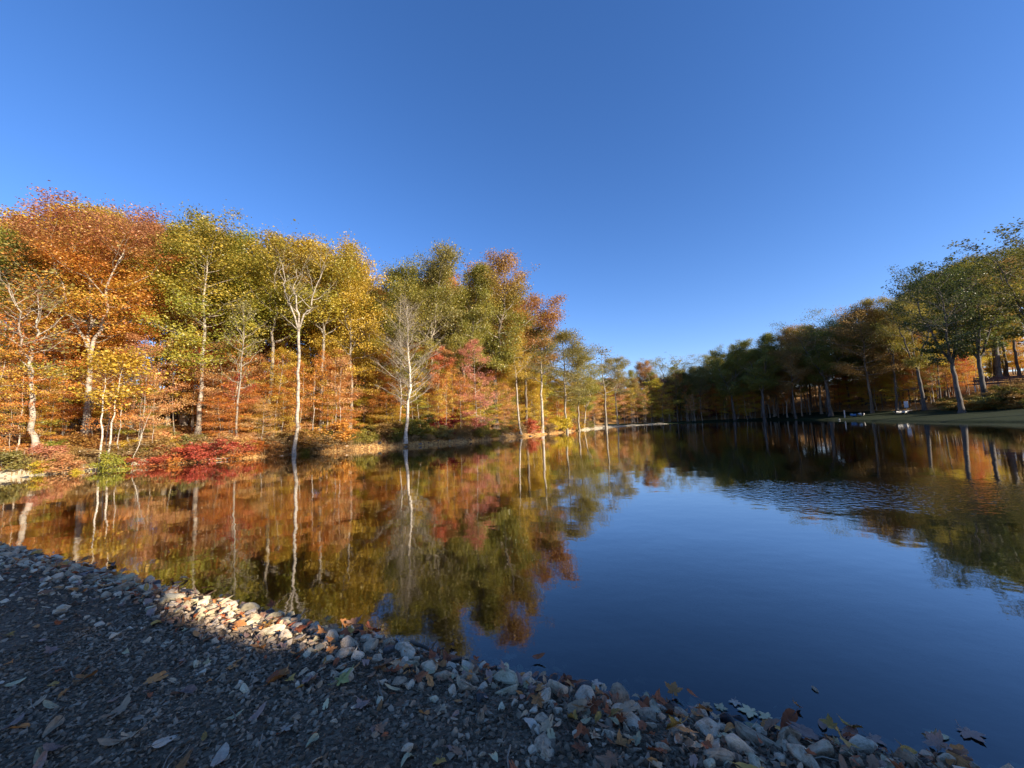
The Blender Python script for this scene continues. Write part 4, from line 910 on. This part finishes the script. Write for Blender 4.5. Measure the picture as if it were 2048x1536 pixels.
def driftwood(name, label, base, pts, r, mat, forks=()):
    e = empty(name, base)
    p = np.array(pts, float)[None]; R_ = np.linspace(r, r * .45, p.shape[1])[None]
    v, f = tubes(p, R_, 7); obj('branch', npmesh('branch', v, f, True, mat=BARK[mat]), e)
    for fk in forks:
        p = np.array(fk, float)[None]; v, f = tubes(p, np.linspace(r * .5, r * .2, p.shape[1])[None], 5); obj('twig', npmesh('twig', v, f, True, mat=BARK[mat]), e)
    return tag(e, label, 'branch')
g0 = px_ground(348, 925)
driftwood('driftwood_branch', 'dark forked driftwood branch sticking up at the waterline', g0, [(.1, 0, -.15), (.02, 0, .05), (-.1, 0, .28), (-.25, .05, .5)], .05, 'brown', [[(.02, 0, .05), (.3, .1, .12), (.55, .1, .1)]])
g0 = px_ground(420, 921)
driftwood('driftwood_branch', 'grey driftwood log lying along the muddy waterline', g0, [(-.9, -.3, .08), (-.2, 0, .10), (.5, .25, .06), (1.1, .5, .1)], .06, 'twig', [[(-.2, 0, .1), (-.1, -.1, .35), (.1, -.1, .5)]])
g0 = px_ground(18, 946)
MB().box((0, 0, .03), (1.3, .8, .12), rz=.7).build('concrete_slab', plain('pale_concrete', (.62, .60, .55), .9, .12, 4, bump=.3), None, .02, label='pale concrete slab at the corner of the water', cat='slab').location = (g0[0] - .6, g0[1] + .2, max(.05, g0[2]) + .04)

# ------------------------------------------------------------------ the near shore: stones, gravel, leaves
def stonemat(name, lo, mid, hi, wet=False):
    m, t, out = newmat(name)
    tc = t.nodes.new('ShaderNodeTexCoord'); oi = t.nodes.new('ShaderNodeObjectInfo')
    ad = N(t, 'ShaderNodeVectorMath', operation='ADD'); t.links.new(tc.outputs['Object'], ad.inputs[0])
    cb = t.nodes.new('ShaderNodeCombineXYZ'); t.links.new(math_(t, 'MULTIPLY', oi.outputs['Random'], 50.0), cb.inputs[0]); t.links.new(cb.outputs[0], ad.inputs[1])
    nz = N(t, 'ShaderNodeTexNoise', Scale=2.2, Detail=7.0, Roughness=.7); t.links.new(ad.outputs[0], nz.inputs['Vector'])
    n2 = N(t, 'ShaderNodeTexNoise', Scale=9.0, Detail=6.0, Roughness=.75); t.links.new(ad.outputs[0], n2.inputs['Vector'])
    rn = math_(t, 'ADD', oi.outputs['Random'], math_(t, 'MULTIPLY', attr(t, 'rnd'), 1.0)); rn = math_(t, 'FRACT', rn)
    f = math_(t, 'MULTIPLY_ADD', rn, .55, math_(t, 'MULTIPLY_ADD', nz.outputs['Fac'], .5, -.05))
    cr = ramp(t, [(.15, lo), (.45, mid), (.8, hi)], f)
    rel = math_(t, 'MULTIPLY_ADD', nz.outputs['Fac'], .6, math_(t, 'MULTIPLY', n2.outputs['Fac'], .4))
    dk = ramp(t, [(.38, (.55, .53, .50)), (.52, (1, 1, 1))], rel)
    mx = N(t, 'ShaderNodeMix', data_type='RGBA', blend_type='MULTIPLY'); mx.inputs[0].default_value = 1; t.links.new(cr.outputs[0], mx.inputs[6]); t.links.new(dk.outputs[0], mx.inputs[7])
    b = N(t, 'ShaderNodeBsdfPrincipled', Roughness=.35 if wet else .85); b.inputs['Specular IOR Level'].default_value = .5 if wet else .25
    t.links.new(mx.outputs[2], b.inputs['Base Color'])
    bp = N(t, 'ShaderNodeBump', Strength=.9, Distance=.012); t.links.new(rel, bp.inputs['Height']); t.links.new(bp.outputs[0], b.inputs['Normal'])
    t.links.new(b.outputs[0], out.inputs[0]); return m
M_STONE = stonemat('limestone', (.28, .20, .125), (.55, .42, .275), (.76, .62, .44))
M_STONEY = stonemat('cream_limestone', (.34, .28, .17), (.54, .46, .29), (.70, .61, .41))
M_STONEW = stonemat('wet_stone', (.015, .015, .015), (.04, .04, .037), (.09, .085, .075), True)
M_PEB = stonemat('crushed_stone', (.085, .061, .038), (.20, .146, .094), (.38, .295, .205))

def chunk(seed, npts=13, flat=.62):
    g = np.random.default_rng(seed); bm = bmesh.new()
    p = norm(g.normal(0, 1, (npts, 3))) * g.uniform(.75, 1.0, (npts, 1)) * np.array([1.0, g.uniform(.6, .9), flat * g.uniform(.7, 1.2)])
    for q in p: bm.verts.new(q)
    r = bmesh.ops.convex_hull(bm, input=bm.verts[:]); bmesh.ops.delete(bm, geom=[x for x in r['geom_interior'] if isinstance(x, bmesh.types.BMVert)], context='VERTS')
    bmesh.ops.bevel(bm, geom=bm.edges[:], offset=.07, segments=1, affect='EDGES', profile=.5)
    bmesh.ops.triangulate(bm, faces=bm.faces[:])
    bm.verts.index_update(); v = np.array([x.co[:] for x in bm.verts]); f = np.array([[y.index for y in x.verts] for x in bm.faces]); bm.free()
    v *= np.minimum(1, 1.02 / np.maximum(np.linalg.norm(v, axis=1), 1e-6))[:, None]; return v, f
def chunk_low(seed, flat=.6, npts=8):
    g = np.random.default_rng(seed); bm = bmesh.new()
    for q in norm(g.normal(0, 1, (npts, 3))) * g.uniform(.8, 1, (npts, 1)) * np.array([1, g.uniform(.6, .95), flat]): bm.verts.new(q)
    r = bmesh.ops.convex_hull(bm, input=bm.verts[:]); bmesh.ops.delete(bm, geom=[x for x in r['geom_interior'] if isinstance(x, bmesh.types.BMVert)], context='VERTS')
    bmesh.ops.triangulate(bm, faces=bm.faces[:]); bm.verts.index_update()
    v = np.array([x.co[:] for x in bm.verts]); f = np.array([[y.index for y in x.verts] for x in bm.faces]); bm.free(); return v, f
def rotmat(g, n, tilt=.5):
    a = g.uniform(0, 2 * np.pi, n); tx = g.normal(0, tilt, n); ty = g.normal(0, tilt, n); ca, sa = np.cos(a), np.sin(a)
    Z = np.zeros(n); O = np.ones(n)
    Rz = np.stack([np.stack([ca, -sa, Z], 1), np.stack([sa, ca, Z], 1), np.stack([Z, Z, O], 1)], 1)
    Rx = np.stack([np.stack([O, Z, Z], 1), np.stack([Z, np.cos(tx), -np.sin(tx)], 1), np.stack([Z, np.sin(tx), np.cos(tx)], 1)], 1)
    Ry = np.stack([np.stack([np.cos(ty), Z, np.sin(ty)], 1), np.stack([Z, O, Z], 1), np.stack([-np.sin(ty), Z, np.cos(ty)], 1)], 1)
    return Rx @ Ry @ Rz
def scatter_mesh(name, protos, pos, size, mat, tilt=.5, seed=1, **kw):
    g = np.random.default_rng(seed); which = g.integers(0, len(protos), len(pos)); R_ = rotmat(g, len(pos), tilt); st = g.uniform(.75, 1.3, (len(pos), 1, 3))
    V, F, A, off = [], [], [], 0; rn = g.uniform(0, 1, len(pos))
    for k, (v, f) in enumerate(protos):
        i = np.nonzero(which == k)[0]
        if not len(i): continue
        q = np.einsum('nij,nkj->nki', R_[i], v[None] * st[i] * size[i][:, None, None]) + pos[i][:, None]
        V.append(q.reshape(-1, 3)); F.append((f[None] + (np.arange(len(i)) * len(v))[:, None, None] + off).reshape(-1, 3)); A.append(np.repeat(rn[i], len(f))); off += len(i) * len(v)
    return obj(name, npmesh(name, np.vstack(V), np.vstack(F), False, dict(rnd=np.concatenate(A)), mat), kind='stuff', **kw)

SH = np.array([(3.2, 1.3), (1.89, 1.9), (1.17, 2.17), (.32, 2.5), (-.48, 2.80), (-1.8, 3.33), (-3.89, 4.26), (-7.75, 5.97), (-13, 8.35)])
SHS = np.concatenate([[0], np.cumsum(np.linalg.norm(np.diff(SH, axis=0), axis=1))])
def shore_pts(s, d):
    x = np.interp(s, SHS, SH[:, 0]); y = np.interp(s, SHS, SH[:, 1]); return np.stack([x - .41 * d, y - .91 * d], 1)

def stones():
    g = np.random.default_rng(11); n = 5200
    s = g.uniform(0, SHS[-1], n); d = np.where(g.uniform(0, 1, n) < .82, g.normal(.20, .165, n), g.uniform(-.35, .95, n))
    big = np.exp(-((d - .2) / .3) ** 2)
    r = (.018 + .03 * g.uniform(0, 1, n) ** 2) + .062 * big * g.uniform(0, 1, n) ** 2.6
    o = np.argsort(-r); s, d, r = s[o], d[o], r[o]; xy = shore_pts(s, d)
    keep = np.zeros(n, bool); cell = {}
    for i in range(n):                               # larger ones first, little overlap
        kx, ky = int(xy[i, 0] // .2), int(xy[i, 1] // .2); ok = True
        for a in (-1, 0, 1):
            for b in (-1, 0, 1):
                for j in cell.get((kx + a, ky + b), ()):
                    if (xy[i, 0] - xy[j, 0]) ** 2 + (xy[i, 1] - xy[j, 1]) ** 2 < (.72 * (r[i] + r[j])) ** 2: ok = False; break
        if ok: keep[i] = True; cell.setdefault((kx, ky), []).append(i)
    xy, r, d = xy[keep], r[keep], d[keep]
    z = np.maximum(height(xy), -.12) + r * .16
    pos = np.stack([xy[:, 0], xy[:, 1], z], 1); wv = (pos - np.array([0, 0, EYE])) @ aF
    q = pos - np.array([0, 0, EYE]); u = PX_F * (q @ aR) / wv; vv = PX_F * (q @ aU) / wv
    inview = (wv > .5) & (np.abs(u) < 1060) & (np.abs(vv) < 800)
    app = np.where(inview, r / wv, 0); order = np.argsort(-app); top = order[:290]; rest = order[290:]
    metas = [npmesh('stone', *chunk(500 + k), mat=M_STONE) for k in range(10)]
    for i in top:
        sx = g.uniform(.8, 1.35); lit = -3.2 < pos[i, 0] < -1.2  # cream stone favoured in the sun patch: its warm light put into colour
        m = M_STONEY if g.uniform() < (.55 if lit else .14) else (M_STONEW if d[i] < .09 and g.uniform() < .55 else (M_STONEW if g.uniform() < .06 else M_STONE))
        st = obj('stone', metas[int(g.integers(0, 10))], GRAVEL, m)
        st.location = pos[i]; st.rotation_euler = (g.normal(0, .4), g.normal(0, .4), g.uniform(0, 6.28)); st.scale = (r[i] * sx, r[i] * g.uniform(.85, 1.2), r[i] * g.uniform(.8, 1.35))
    scatter_mesh('rubble', [chunk_low(600 + k, .7, 10) for k in range(8)], pos[rest], r[rest], M_STONE, .45, 3)
    return pos, r
STP, STR = stones()

def bank_stones():
    g = np.random.default_rng(51); fl = bpy.data.objects['forest_floor']; metas = [npmesh('stone', *chunk(540 + k), mat=M_STONE) for k in range(6)]
    for k in range(150):
        u = g.uniform(.02, .98); p, nn = along(u); xy = p + nn * g.normal(.1, .35); z = gz(*xy)
        if z > .5: continue
        r = g.uniform(.06, .17) * (1.5 if g.uniform() < .15 else 1); st = obj('stone', metas[int(g.integers(0, 6))], fl, M_STONEW if g.uniform() < .75 else M_STONE)
        st.location = (xy[0], xy[1], max(z, -.05) + r * .15); st.rotation_euler = (g.normal(0, .3), g.normal(0, .3), g.uniform(0, 6.28)); st.scale = (r * g.uniform(1, 1.8), r, r * g.uniform(.6, 1.1))
bank_stones()

def gravel():
    g = np.random.default_rng(21)
    def area(n, x0, x1, y0, y1): return np.stack([g.uniform(x0, x1, n), g.uniform(y0, y1, n)], 1)
    sets = []
    for (n, box, r0_, r1_) in ((26000, (-3.4, 2.2, 1.15, 3.3), .006, .0205), (16000, (-8.5, -1.2, 1.5, 6.0), .009, .024), (5000, (-14, -6, 3, 9), .015, .035)):
        xy = area(n, *box); d_, _ = lake(xy); ok = (d_ > -.05) & (d_ < 4.2); xy = xy[ok]; d_ = d_[ok]
        r = r0_ + (r1_ - r0_) * g.uniform(0, 1, len(xy)) ** 2; r *= 1 + .35 * np.exp(-((d_ - .5) / .5) ** 2)
        z = height(xy) + r * .2; sets.append((np.stack([xy[:, 0], xy[:, 1], z], 1), r))
    pos = np.vstack([a for a, _ in sets]); r = np.concatenate([b for _, b in sets])
    scatter_mesh('gravel', [chunk_low(700 + k, .55) for k in range(10)], pos, r, M_PEB, .5, 5)
gravel()

# ---- fallen leaves, each one a leaf with lobes, curl and a stalk
def leafmesh(kind, seed, curl):
    g = np.random.default_rng(seed)
    if kind == 'maple':
        an, ra = [], []
        for k, (c, L) in enumerate(((-2.25, .55), (-1.1, .88), (0, 1.0), (1.1, .88), (2.25, .55))):
            for da, f in ((-.50, .55), (-.32, .74), (-.22, .73), (-.12, .86), (0, 1.0), (.12, .86), (.22, .73), (.32, .74), (.50, .55)):
                an.append(c + da + g.normal(0, .015)); ra.append(L * f * g.uniform(.95, 1.05))
        an.append(3.14159); ra.append(.16)
    elif kind == 'oak':
        an = list(np.linspace(-3.0, 3.0, 31)); ra = [(1.0 / math.sqrt((math.cos(a) / 1.0) ** 2 + (math.sin(a) / .52) ** 2)) * (.90 + .11 * math.cos(7 * a)) for a in an]
    else:
        an = list(np.linspace(-3.1, 3.1, 23)); ra = [1.0 / math.sqrt((math.cos(a)) ** 2 + (math.sin(a) / .44) ** 2) * (1.12 if abs(a) < .12 else 1) for a in an]
    an, ra = np.array(an), np.array(ra); o = np.argsort(an); an, ra = an[o], ra[o]; n = len(an)
    xy = np.stack([np.cos(an), np.sin(an)], 1) * ra[:, None]
    p = np.vstack([[0, 0], xy * .5, xy]); rr = np.linalg.norm(p, axis=1)
    fold = g.uniform(.1, .45) * curl; z = fold * np.abs(p[:, 1]) ** 1.3 + curl * .30 * rr ** 2 * np.sin(2 * np.arctan2(p[:, 1], p[:, 0]) + g.uniform(0, 6)) + curl * g.uniform(-.1, .35) * p[:, 0] ** 2 + g.normal(0, .03, len(p)) * curl
    v = np.column_stack([p, z]); i = np.arange(n); j = (i + 1) % n
    tri = np.stack([np.zeros(n, int), 1 + i, 1 + j], 1)[:-1]; quad = np.stack([1 + i, 1 + n + i, 1 + n + j, 1 + j], 1)[:-1]
    sp = np.array([[(-.02, 0, .0), (-.45, .02, .02), (-.85, g.normal(0, .12), .10 + .1 * curl)]]) if kind != 'oval' else np.array([[(-.95, 0, z[-1]), (-1.15, .02, z[-1] + .03), (-1.3, .05, z[-1] + .06)]])
    tv, tf = tubes(sp, np.array([[.022, .018, .014]]), 4); fs = [tri, np.vstack([quad, tf + len(v)])]
    vein = np.concatenate([[1.0], np.full(n, .6), (np.abs(np.sin(an * 2.5)) < .35) * .9, np.ones(len(tv))])
    return npmesh('fallen_leaf', np.vstack([v, tv]), fs, True, vattrs=dict(vein=vein))

def flatleaf(name, col, rough=.6):
    m, t, out = newmat(name); tc = t.nodes.new('ShaderNodeTexCoord'); oi = t.nodes.new('ShaderNodeObjectInfo')
    nz = N(t, 'ShaderNodeTexNoise', Scale=2.5, Detail=6.0, Roughness=.7); t.links.new(tc.outputs['Object'], nz.inputs['Vector'])
    f = math_(t, 'MULTIPLY_ADD', oi.outputs['Random'], .4, math_(t, 'MULTIPLY', nz.outputs['Fac'], .6))
    c = ramp(t, [(.25, tuple(x * .5 for x in col)), (.5, col), (.75, tuple(min(.9, x * 1.35) for x in col))], f)
    b = N(t, 'ShaderNodeBsdfPrincipled', Roughness=rough); b.inputs['Specular IOR Level'].default_value = .3; t.links.new(c.outputs[0], b.inputs['Base Color'])
    vn = attr(t, 'vein'); bp = N(t, 'ShaderNodeBump', Strength=.5, Distance=.01); t.links.new(math_(t, 'ADD', vn, nz.outputs['Fac']), bp.inputs['Height']); t.links.new(bp.outputs[0], b.inputs['Normal'])
    t.links.new(b.outputs[0], out.inputs[0]); return m
FL = dict(russet=flatleaf('fallen_russet', (.32, .09, .03)), brown=flatleaf('fallen_brown', (.25, .13, .07)), tan=flatleaf('fallen_tan', (.42, .28, .16)), orange=flatleaf('fallen_orange', (.46, .19, .055)),
          yellow=flatleaf('fallen_yellow', (.50, .27, .06)), green=flatleaf('fallen_green', (.33, .29, .09)), grey=flatleaf('fallen_grey', (.55, .43, .31)), mauve=flatleaf('fallen_mauve', (.32, .20, .15)), pale=flatleaf('fallen_pale', (.56, .47, .26)))
LM = {k: [leafmesh(k, 40 + 7 * i + len(k), c) for i, c in enumerate((.5, .9, 1.3, .7, 1.6))] for k in ('maple', 'oak', 'oval')}
LMF = {k: [leafmesh(k, 90 + i, .15) for i in range(3)] for k in ('maple', 'oval')}

def leaf_at(pos, size, kind, col, label=None, parent=None, rz=None, tilt=.25, floating=False, group=None, wide=1.0):
    me = (LMF if floating else LM)[kind][int(rng.integers(0, 3 if floating else 5))]
    o = obj('floating_leaf' if floating else 'fallen_leaf', me, parent, FL[col])
    o.location = pos; t_ = 0.02 if floating else tilt
    o.rotation_euler = (rng.normal(0, t_), rng.normal(0, t_), rng.uniform(0, 6.28) if rz is None else rz); o.scale = (size, size * wide, size)
    if label: tag(o, label, 'leaf', group)
    return o

HL = [(170, 1365, .075, 'oak', 'orange', 'orange brown folded leaf on the dark gravel beside its twin'), (312, 1364, .08, 'oak', 'orange', 'second orange brown leaf, split in two, on the dark gravel'),
      (365, 1392, .07, 'oval', 'mauve', 'dull mauve curled leaf near the middle of the gravel'), (236, 1434, .105, 'oak', 'tan', 'largest tan leaf, long and curled, on the bare gravel'),
      (264, 1478, .06, 'oak', 'tan', 'small tan leaf below the largest curled leaf'), (328, 1491, .06, 'oval', 'grey', 'whitish grey folded leaf on the dark gravel'),
      (408, 1482, .032, 'oval', 'yellow', 'small round yellow leaf alone on the gravel'), (556, 1364, .085, 'oval', 'orange', 'smooth orange tan leaf touching a dark maple leaf'),
      (618, 1367, .085, 'maple', 'mauve', 'dark mauve maple leaf beside the green maple leaf'), (682, 1368, .10, 'maple', 'green', 'large yellow green maple leaf beside a white stone'),
      (722, 1420, .075, 'maple', 'mauve', 'brown maple leaf with a yellow tip among the pebbles'), (760, 1418, .04, 'oval', 'orange', 'small orange leaf touching the brown maple leaf'),
      (804, 1412, .05, 'maple', 'brown', 'small brown maple leaf below the russet leaf pile'), (836, 1362, .085, 'maple', 'russet', 'rich russet maple leaf standing among the stones'),
      (884, 1424, .06, 'maple', 'tan', 'tan maple leaf on the gravel before the grey stones'), (625, 1490, .045, 'oval', 'pale', 'narrow pale leaf on the gravel'),
      (600, 1380, .03, 'oval', 'yellow', 'little yellow leaf below the orange tan leaf'), (816, 1522, .05, 'oval', 'pale', 'pale oval leaf upright at the picture edge'), (986, 1518, .042, 'oval', 'pale', 'pale slim leaf beside the flat grey rock'),
      (880, 1530, .055, 'maple', 'yellow', 'golden leaf at the bottom of the gravel'), (1240, 1496, .065, 'maple', 'orange', 'orange tan maple leaf near the wet stones'), (1273, 1490, .05, 'oak', 'pale', 'pale leaf beside the orange tan maple leaf'),
      (1172, 1506, .05, 'maple', 'brown', 'brown star shaped leaf among small pebbles'), (440, 1525, .08, 'oval', 'grey', 'long pale grey leaf at the bottom of the gravel'), (370, 1530, .06, 'oak', 'orange', 'orange tan leaf at the bottom of the gravel'),
      (75, 1412, .05, 'oval', 'tan', 'slender tan leaf at the dark end of the gravel'), (100, 1418, .055, 'oval', 'pale', 'pointed pale leaf lying slantwise on the gravel'), (30, 1372, .05, 'oval', 'pale', 'pale leaf far along the dark gravel'),
      (105, 1375, .045, 'oak', 'yellow', 'dull yellow leaf far along the dark gravel'), (25, 1458, .07, 'oval', 'mauve', 'grey mauve leaf at the dark gravel edge'), (470, 1440, .045, 'oval', 'pale', 'pale pointed leaf on the middle gravel'), (80, 1520, .055, 'oval', 'pale', 'pale leaf at the lower corner of the gravel')]
for px, py, sz, kd, cl_, lab in HL:
    sz *= .8; q = px_ground(px, py); leaf_at((q[0], q[1], q[2] + sz * .12 + .012), sz, kd, cl_, lab, tilt=.18)
FLO = [(1503, 1425, .085, 'maple', 'pale', 'pale maple leaf afloat, largest of the shore cluster'), (1535, 1437, .06, 'maple', 'pale', 'small pale maple leaf afloat beside the largest one'), (1470, 1405, .05, 'maple', 'grey', 'whitish maple leaf afloat above the shore cluster'),
       (1190, 1368, .06, 'maple', 'grey', 'whitish maple leaf afloat apart from the stones'), (1012, 1336, .055, 'oval', 'pale', 'pale leaf afloat with a square end'), (985, 1338, .05, 'oval', 'grey', 'greyish leaf afloat beside the pale square leaf'),
       (1700, 1468, .075, 'oval', 'mauve', 'mauve leaf half sunk by the shore stones'), (1935, 1466, .09, 'maple', 'mauve', 'mauve leaf afloat alone on open water'), (1873, 1474, .06, 'oval', 'pale', 'pale narrow leaf afloat beside the lone mauve leaf'),
       (1410, 1411, .05, 'maple', 'tan', 'tan maple leaf afloat close to the stones'), (1440, 1418, .055, 'maple', 'pale', 'pale tan leaf afloat between two maple leaves'), (1645, 1450, .05, 'oval', 'mauve', 'small mauve leaf afloat near the stones'),
       (1745, 1478, .065, 'maple', 'mauve', 'mauve maple leaf afloat at the end of the cluster'), (905, 1308, .05, 'maple', 'grey', 'whitish leaf afloat beside the black stick'), (935, 1316, .04, 'maple', 'tan', 'small tan leaf afloat off the grey stones'), (1085, 1352, .05, 'oval', 'tan', 'tan leaf afloat in the shallow notch'), (1630, 1380, .03, 'oval', 'tan', 'tiny tan leaf drifting on open water')]
for px, py, sz, kd, cl_, lab in FLO:
    sz *= .85; d_ = aF * PX_F + aR * (px - 1024) + aU * (768 - py); t_ = -EYE / d_[2]; q = d_ * t_
    leaf_at((q[0], q[1], .006), sz, kd, cl_, lab, floating=True, group='leaves floating along the shore')

def scatter_leaves():
    g = np.random.default_rng(31)
    for i in range(190):                                # on the gravel
        x = g.uniform(-7, 1.5); y = g.uniform(1.3, 5.2); d_, _ = lake([(x, y)])
        if d_[0] < .35 or d_[0] > 3.2: continue
        sz = g.uniform(.02, .055); leaf_at((x, y, gz(x, y) + .012 + sz * .1), sz, g.choice(['oval', 'oval', 'oak', 'maple']), g.choice(['pale', 'tan', 'yellow', 'brown', 'mauve', 'grey', 'orange']), parent=GRAVEL)
    for i in range(170):                                # caught among the stones
        s = g.uniform(.3, 9) if g.uniform() < .8 else g.uniform(0, SHS[-1]); d = g.normal(.25, .2); xy = shore_pts(np.array([s]), np.array([d]))[0]
        near = (np.abs(STP[:, 0] - xy[0]) < STR * 1.0) & (np.abs(STP[:, 1] - xy[1]) < STR * 1.0)
        z = max(gz(*xy), .0) + .02; z = max(z, float((STP[near, 2] + STR[near] * .45).max())) if near.any() else z
        sz = g.uniform(.03, .075); leaf_at((xy[0], xy[1], z + sz * .1), sz, g.choice(['maple', 'maple', 'oak', 'oval']), g.choice(['russet', 'russet', 'brown', 'orange', 'orange', 'tan', 'yellow', 'mauve']), parent=GRAVEL, tilt=.4)
    def proto(me):
        me.calc_loop_triangles(); return np.array([q.co[:] for q in me.vertices]), np.array([t_.vertices[:] for t_ in me.loop_triangles])
    for col, n_ in (('russet', 150), ('orange', 130), ('tan', 170), ('brown', 170), ('pale', 110), ('mauve', 90)):
        k = n_ // 2; a = np.stack([g.uniform(-8, 1.6, k), g.uniform(1.2, 5.6, k)], 1); b_ = shore_pts(g.uniform(.3, 10, n_), g.normal(.28, .22, n_)); xy = np.vstack([a, b_]); d_, _ = lake(xy); xy = xy[(d_ > -.05) & (d_ < 3.4)]
        sz = g.uniform(.014, .042, len(xy)); o = scatter_mesh('leaf_scraps', [proto(q) for q in LM['oval'] + LM['oak'][:2] + LM['maple']], np.stack([xy[:, 0], xy[:, 1], np.maximum(height(xy), 0) + .014 + g.uniform(0, .03, len(xy)) * np.exp(-((d_[(d_ > -.05) & (d_ < 3.4)] - .25) / .3) ** 2)], 1), sz, FL[col], .35, 60)
    BED = bpy.data.objects['lake_bed']
    for i in range(150):                                # sunk and floating close in
        s = g.uniform(.0, 6.5); d = -abs(g.normal(.10, .22)); xy = shore_pts(np.array([s]), np.array([d]))[0]
        sz = g.uniform(.03, .075); z = gz(*xy) + .02
        o = leaf_at((xy[0], xy[1], min(z, -.012)), sz, g.choice(['maple', 'oval']), g.choice(['pale', 'mauve', 'tan', 'brown', 'grey']), parent=BED, floating=True); o.name = 'sunken_leaf'
scatter_leaves()

def debris():
    g = np.random.default_rng(77); n = 260; xy = np.stack([g.uniform(-7, 1.8, n), g.uniform(1.3, 5.3, n)], 1); d_, _ = lake(xy); xy = xy[(d_ > .1) & (d_ < 3)]; n = len(xy); z = height(xy) + .012
    L = g.uniform(.02, .09, n) * (1 + (g.uniform(0, 1, n) < .12) * 1.6); az = g.uniform(0, 6.28, n); t3 = np.linspace(-1, 1, 4)
    pts = np.stack([xy[:, 0:1] + np.cos(az)[:, None] * L[:, None] * t3, xy[:, 1:2] + np.sin(az)[:, None] * L[:, None] * t3, z[:, None] + g.uniform(0, .012, (n, 4))], 2) + g.normal(0, .004, (n, 4, 3))
    v, f = tubes(pts, np.tile(np.linspace(.0035, .0018, 4), (n, 1)) * g.uniform(.6, 1.4, (n, 1)), 4)
    obj('twig_litter', npmesh('twig_litter', v, f, True, mat=BARK['twig']), kind='stuff')
debris()

def near_things():
    def rock(px, py, r, m, label, sc=(1, 1, 1), seed=0, name='rock', up=.15):
        r *= .78
        q = px_ground(px, py); me = npmesh(name, *chunk(800 + seed, 16), mat=m); o = obj(name, me, None, label=label, cat='rock')
        o.location = (q[0], q[1], max(q[2], -.02) + r * up); o.rotation_euler = (.15, .1, seed * 1.3); o.scale = (r * sc[0], r * sc[1], r * sc[2]); return o
    rock(1090, 1505, .13, M_STONE, 'flat grey rock half buried at the bottom of the gravel', (1.3, .9, .5), 1, up=.1)
    rock(868, 1402, .055, M_STONEY, 'whitish blocky rock standing on the gravel', (1, .9, 1.2), 2)
    rock(690, 1350, .075, M_STONEY, 'pale saddle shaped rock behind the green maple leaf', (1.2, .7, .6), 3)
    rock(618, 1308, .085, M_STONEY, 'cream wedge shaped rock tipped on end among the stones', (.6, .8, 1.25), 4)
    rock(617, 1258, .06, M_STONEW, 'black wet rock at the water edge above the cream stones', (1, 1, 1.1), 5)
    rock(1590, 1495, .10, M_STONE, 'largest grey rock beside the floating leaf cluster', (1, .8, .9), 6)
    rock(1440, 1520, .10, M_STONE, 'rounded grey rock at the bottom by the wet stones', (1.1, .9, .8), 7)
    rock(1080, 1410, .11, M_STONE, 'broad sloping grey rock at the water edge', (1.4, .8, .6), 8)
    rock(1250, 1440, .11, M_STONE, 'long grey rock sloping into the water', (1.4, .8, .65), 9)
    rock(800, 1340, .10, M_STONE, 'broad pale topped rock above the russet leaf', (1.3, .8, .7), 10)
    rock(1360, 1435, .09, M_STONE, 'angular grey rock beside the pale floating leaves', (1.1, .9, .8), 11)
    q = px_ground(711, 1272); MB().box((0, 0, 0), (.095, .08, .09)).build('block', M_BLACK, None, .006, label='small black square block at the edge of the water', cat='block').location = (q[0], q[1], .04)
    q = px_ground(848, 1308)
    driftwood('wet_stick', 'black wet stick reaching from the stones over the water', q, [(-.12, .10, .03), (0, .02, .035), (.09, -.03, .02), (.14, -.01, .045)], .014, 'brown', [[(.05, 0, .03), (.08, .05, .06)]])
near_things()
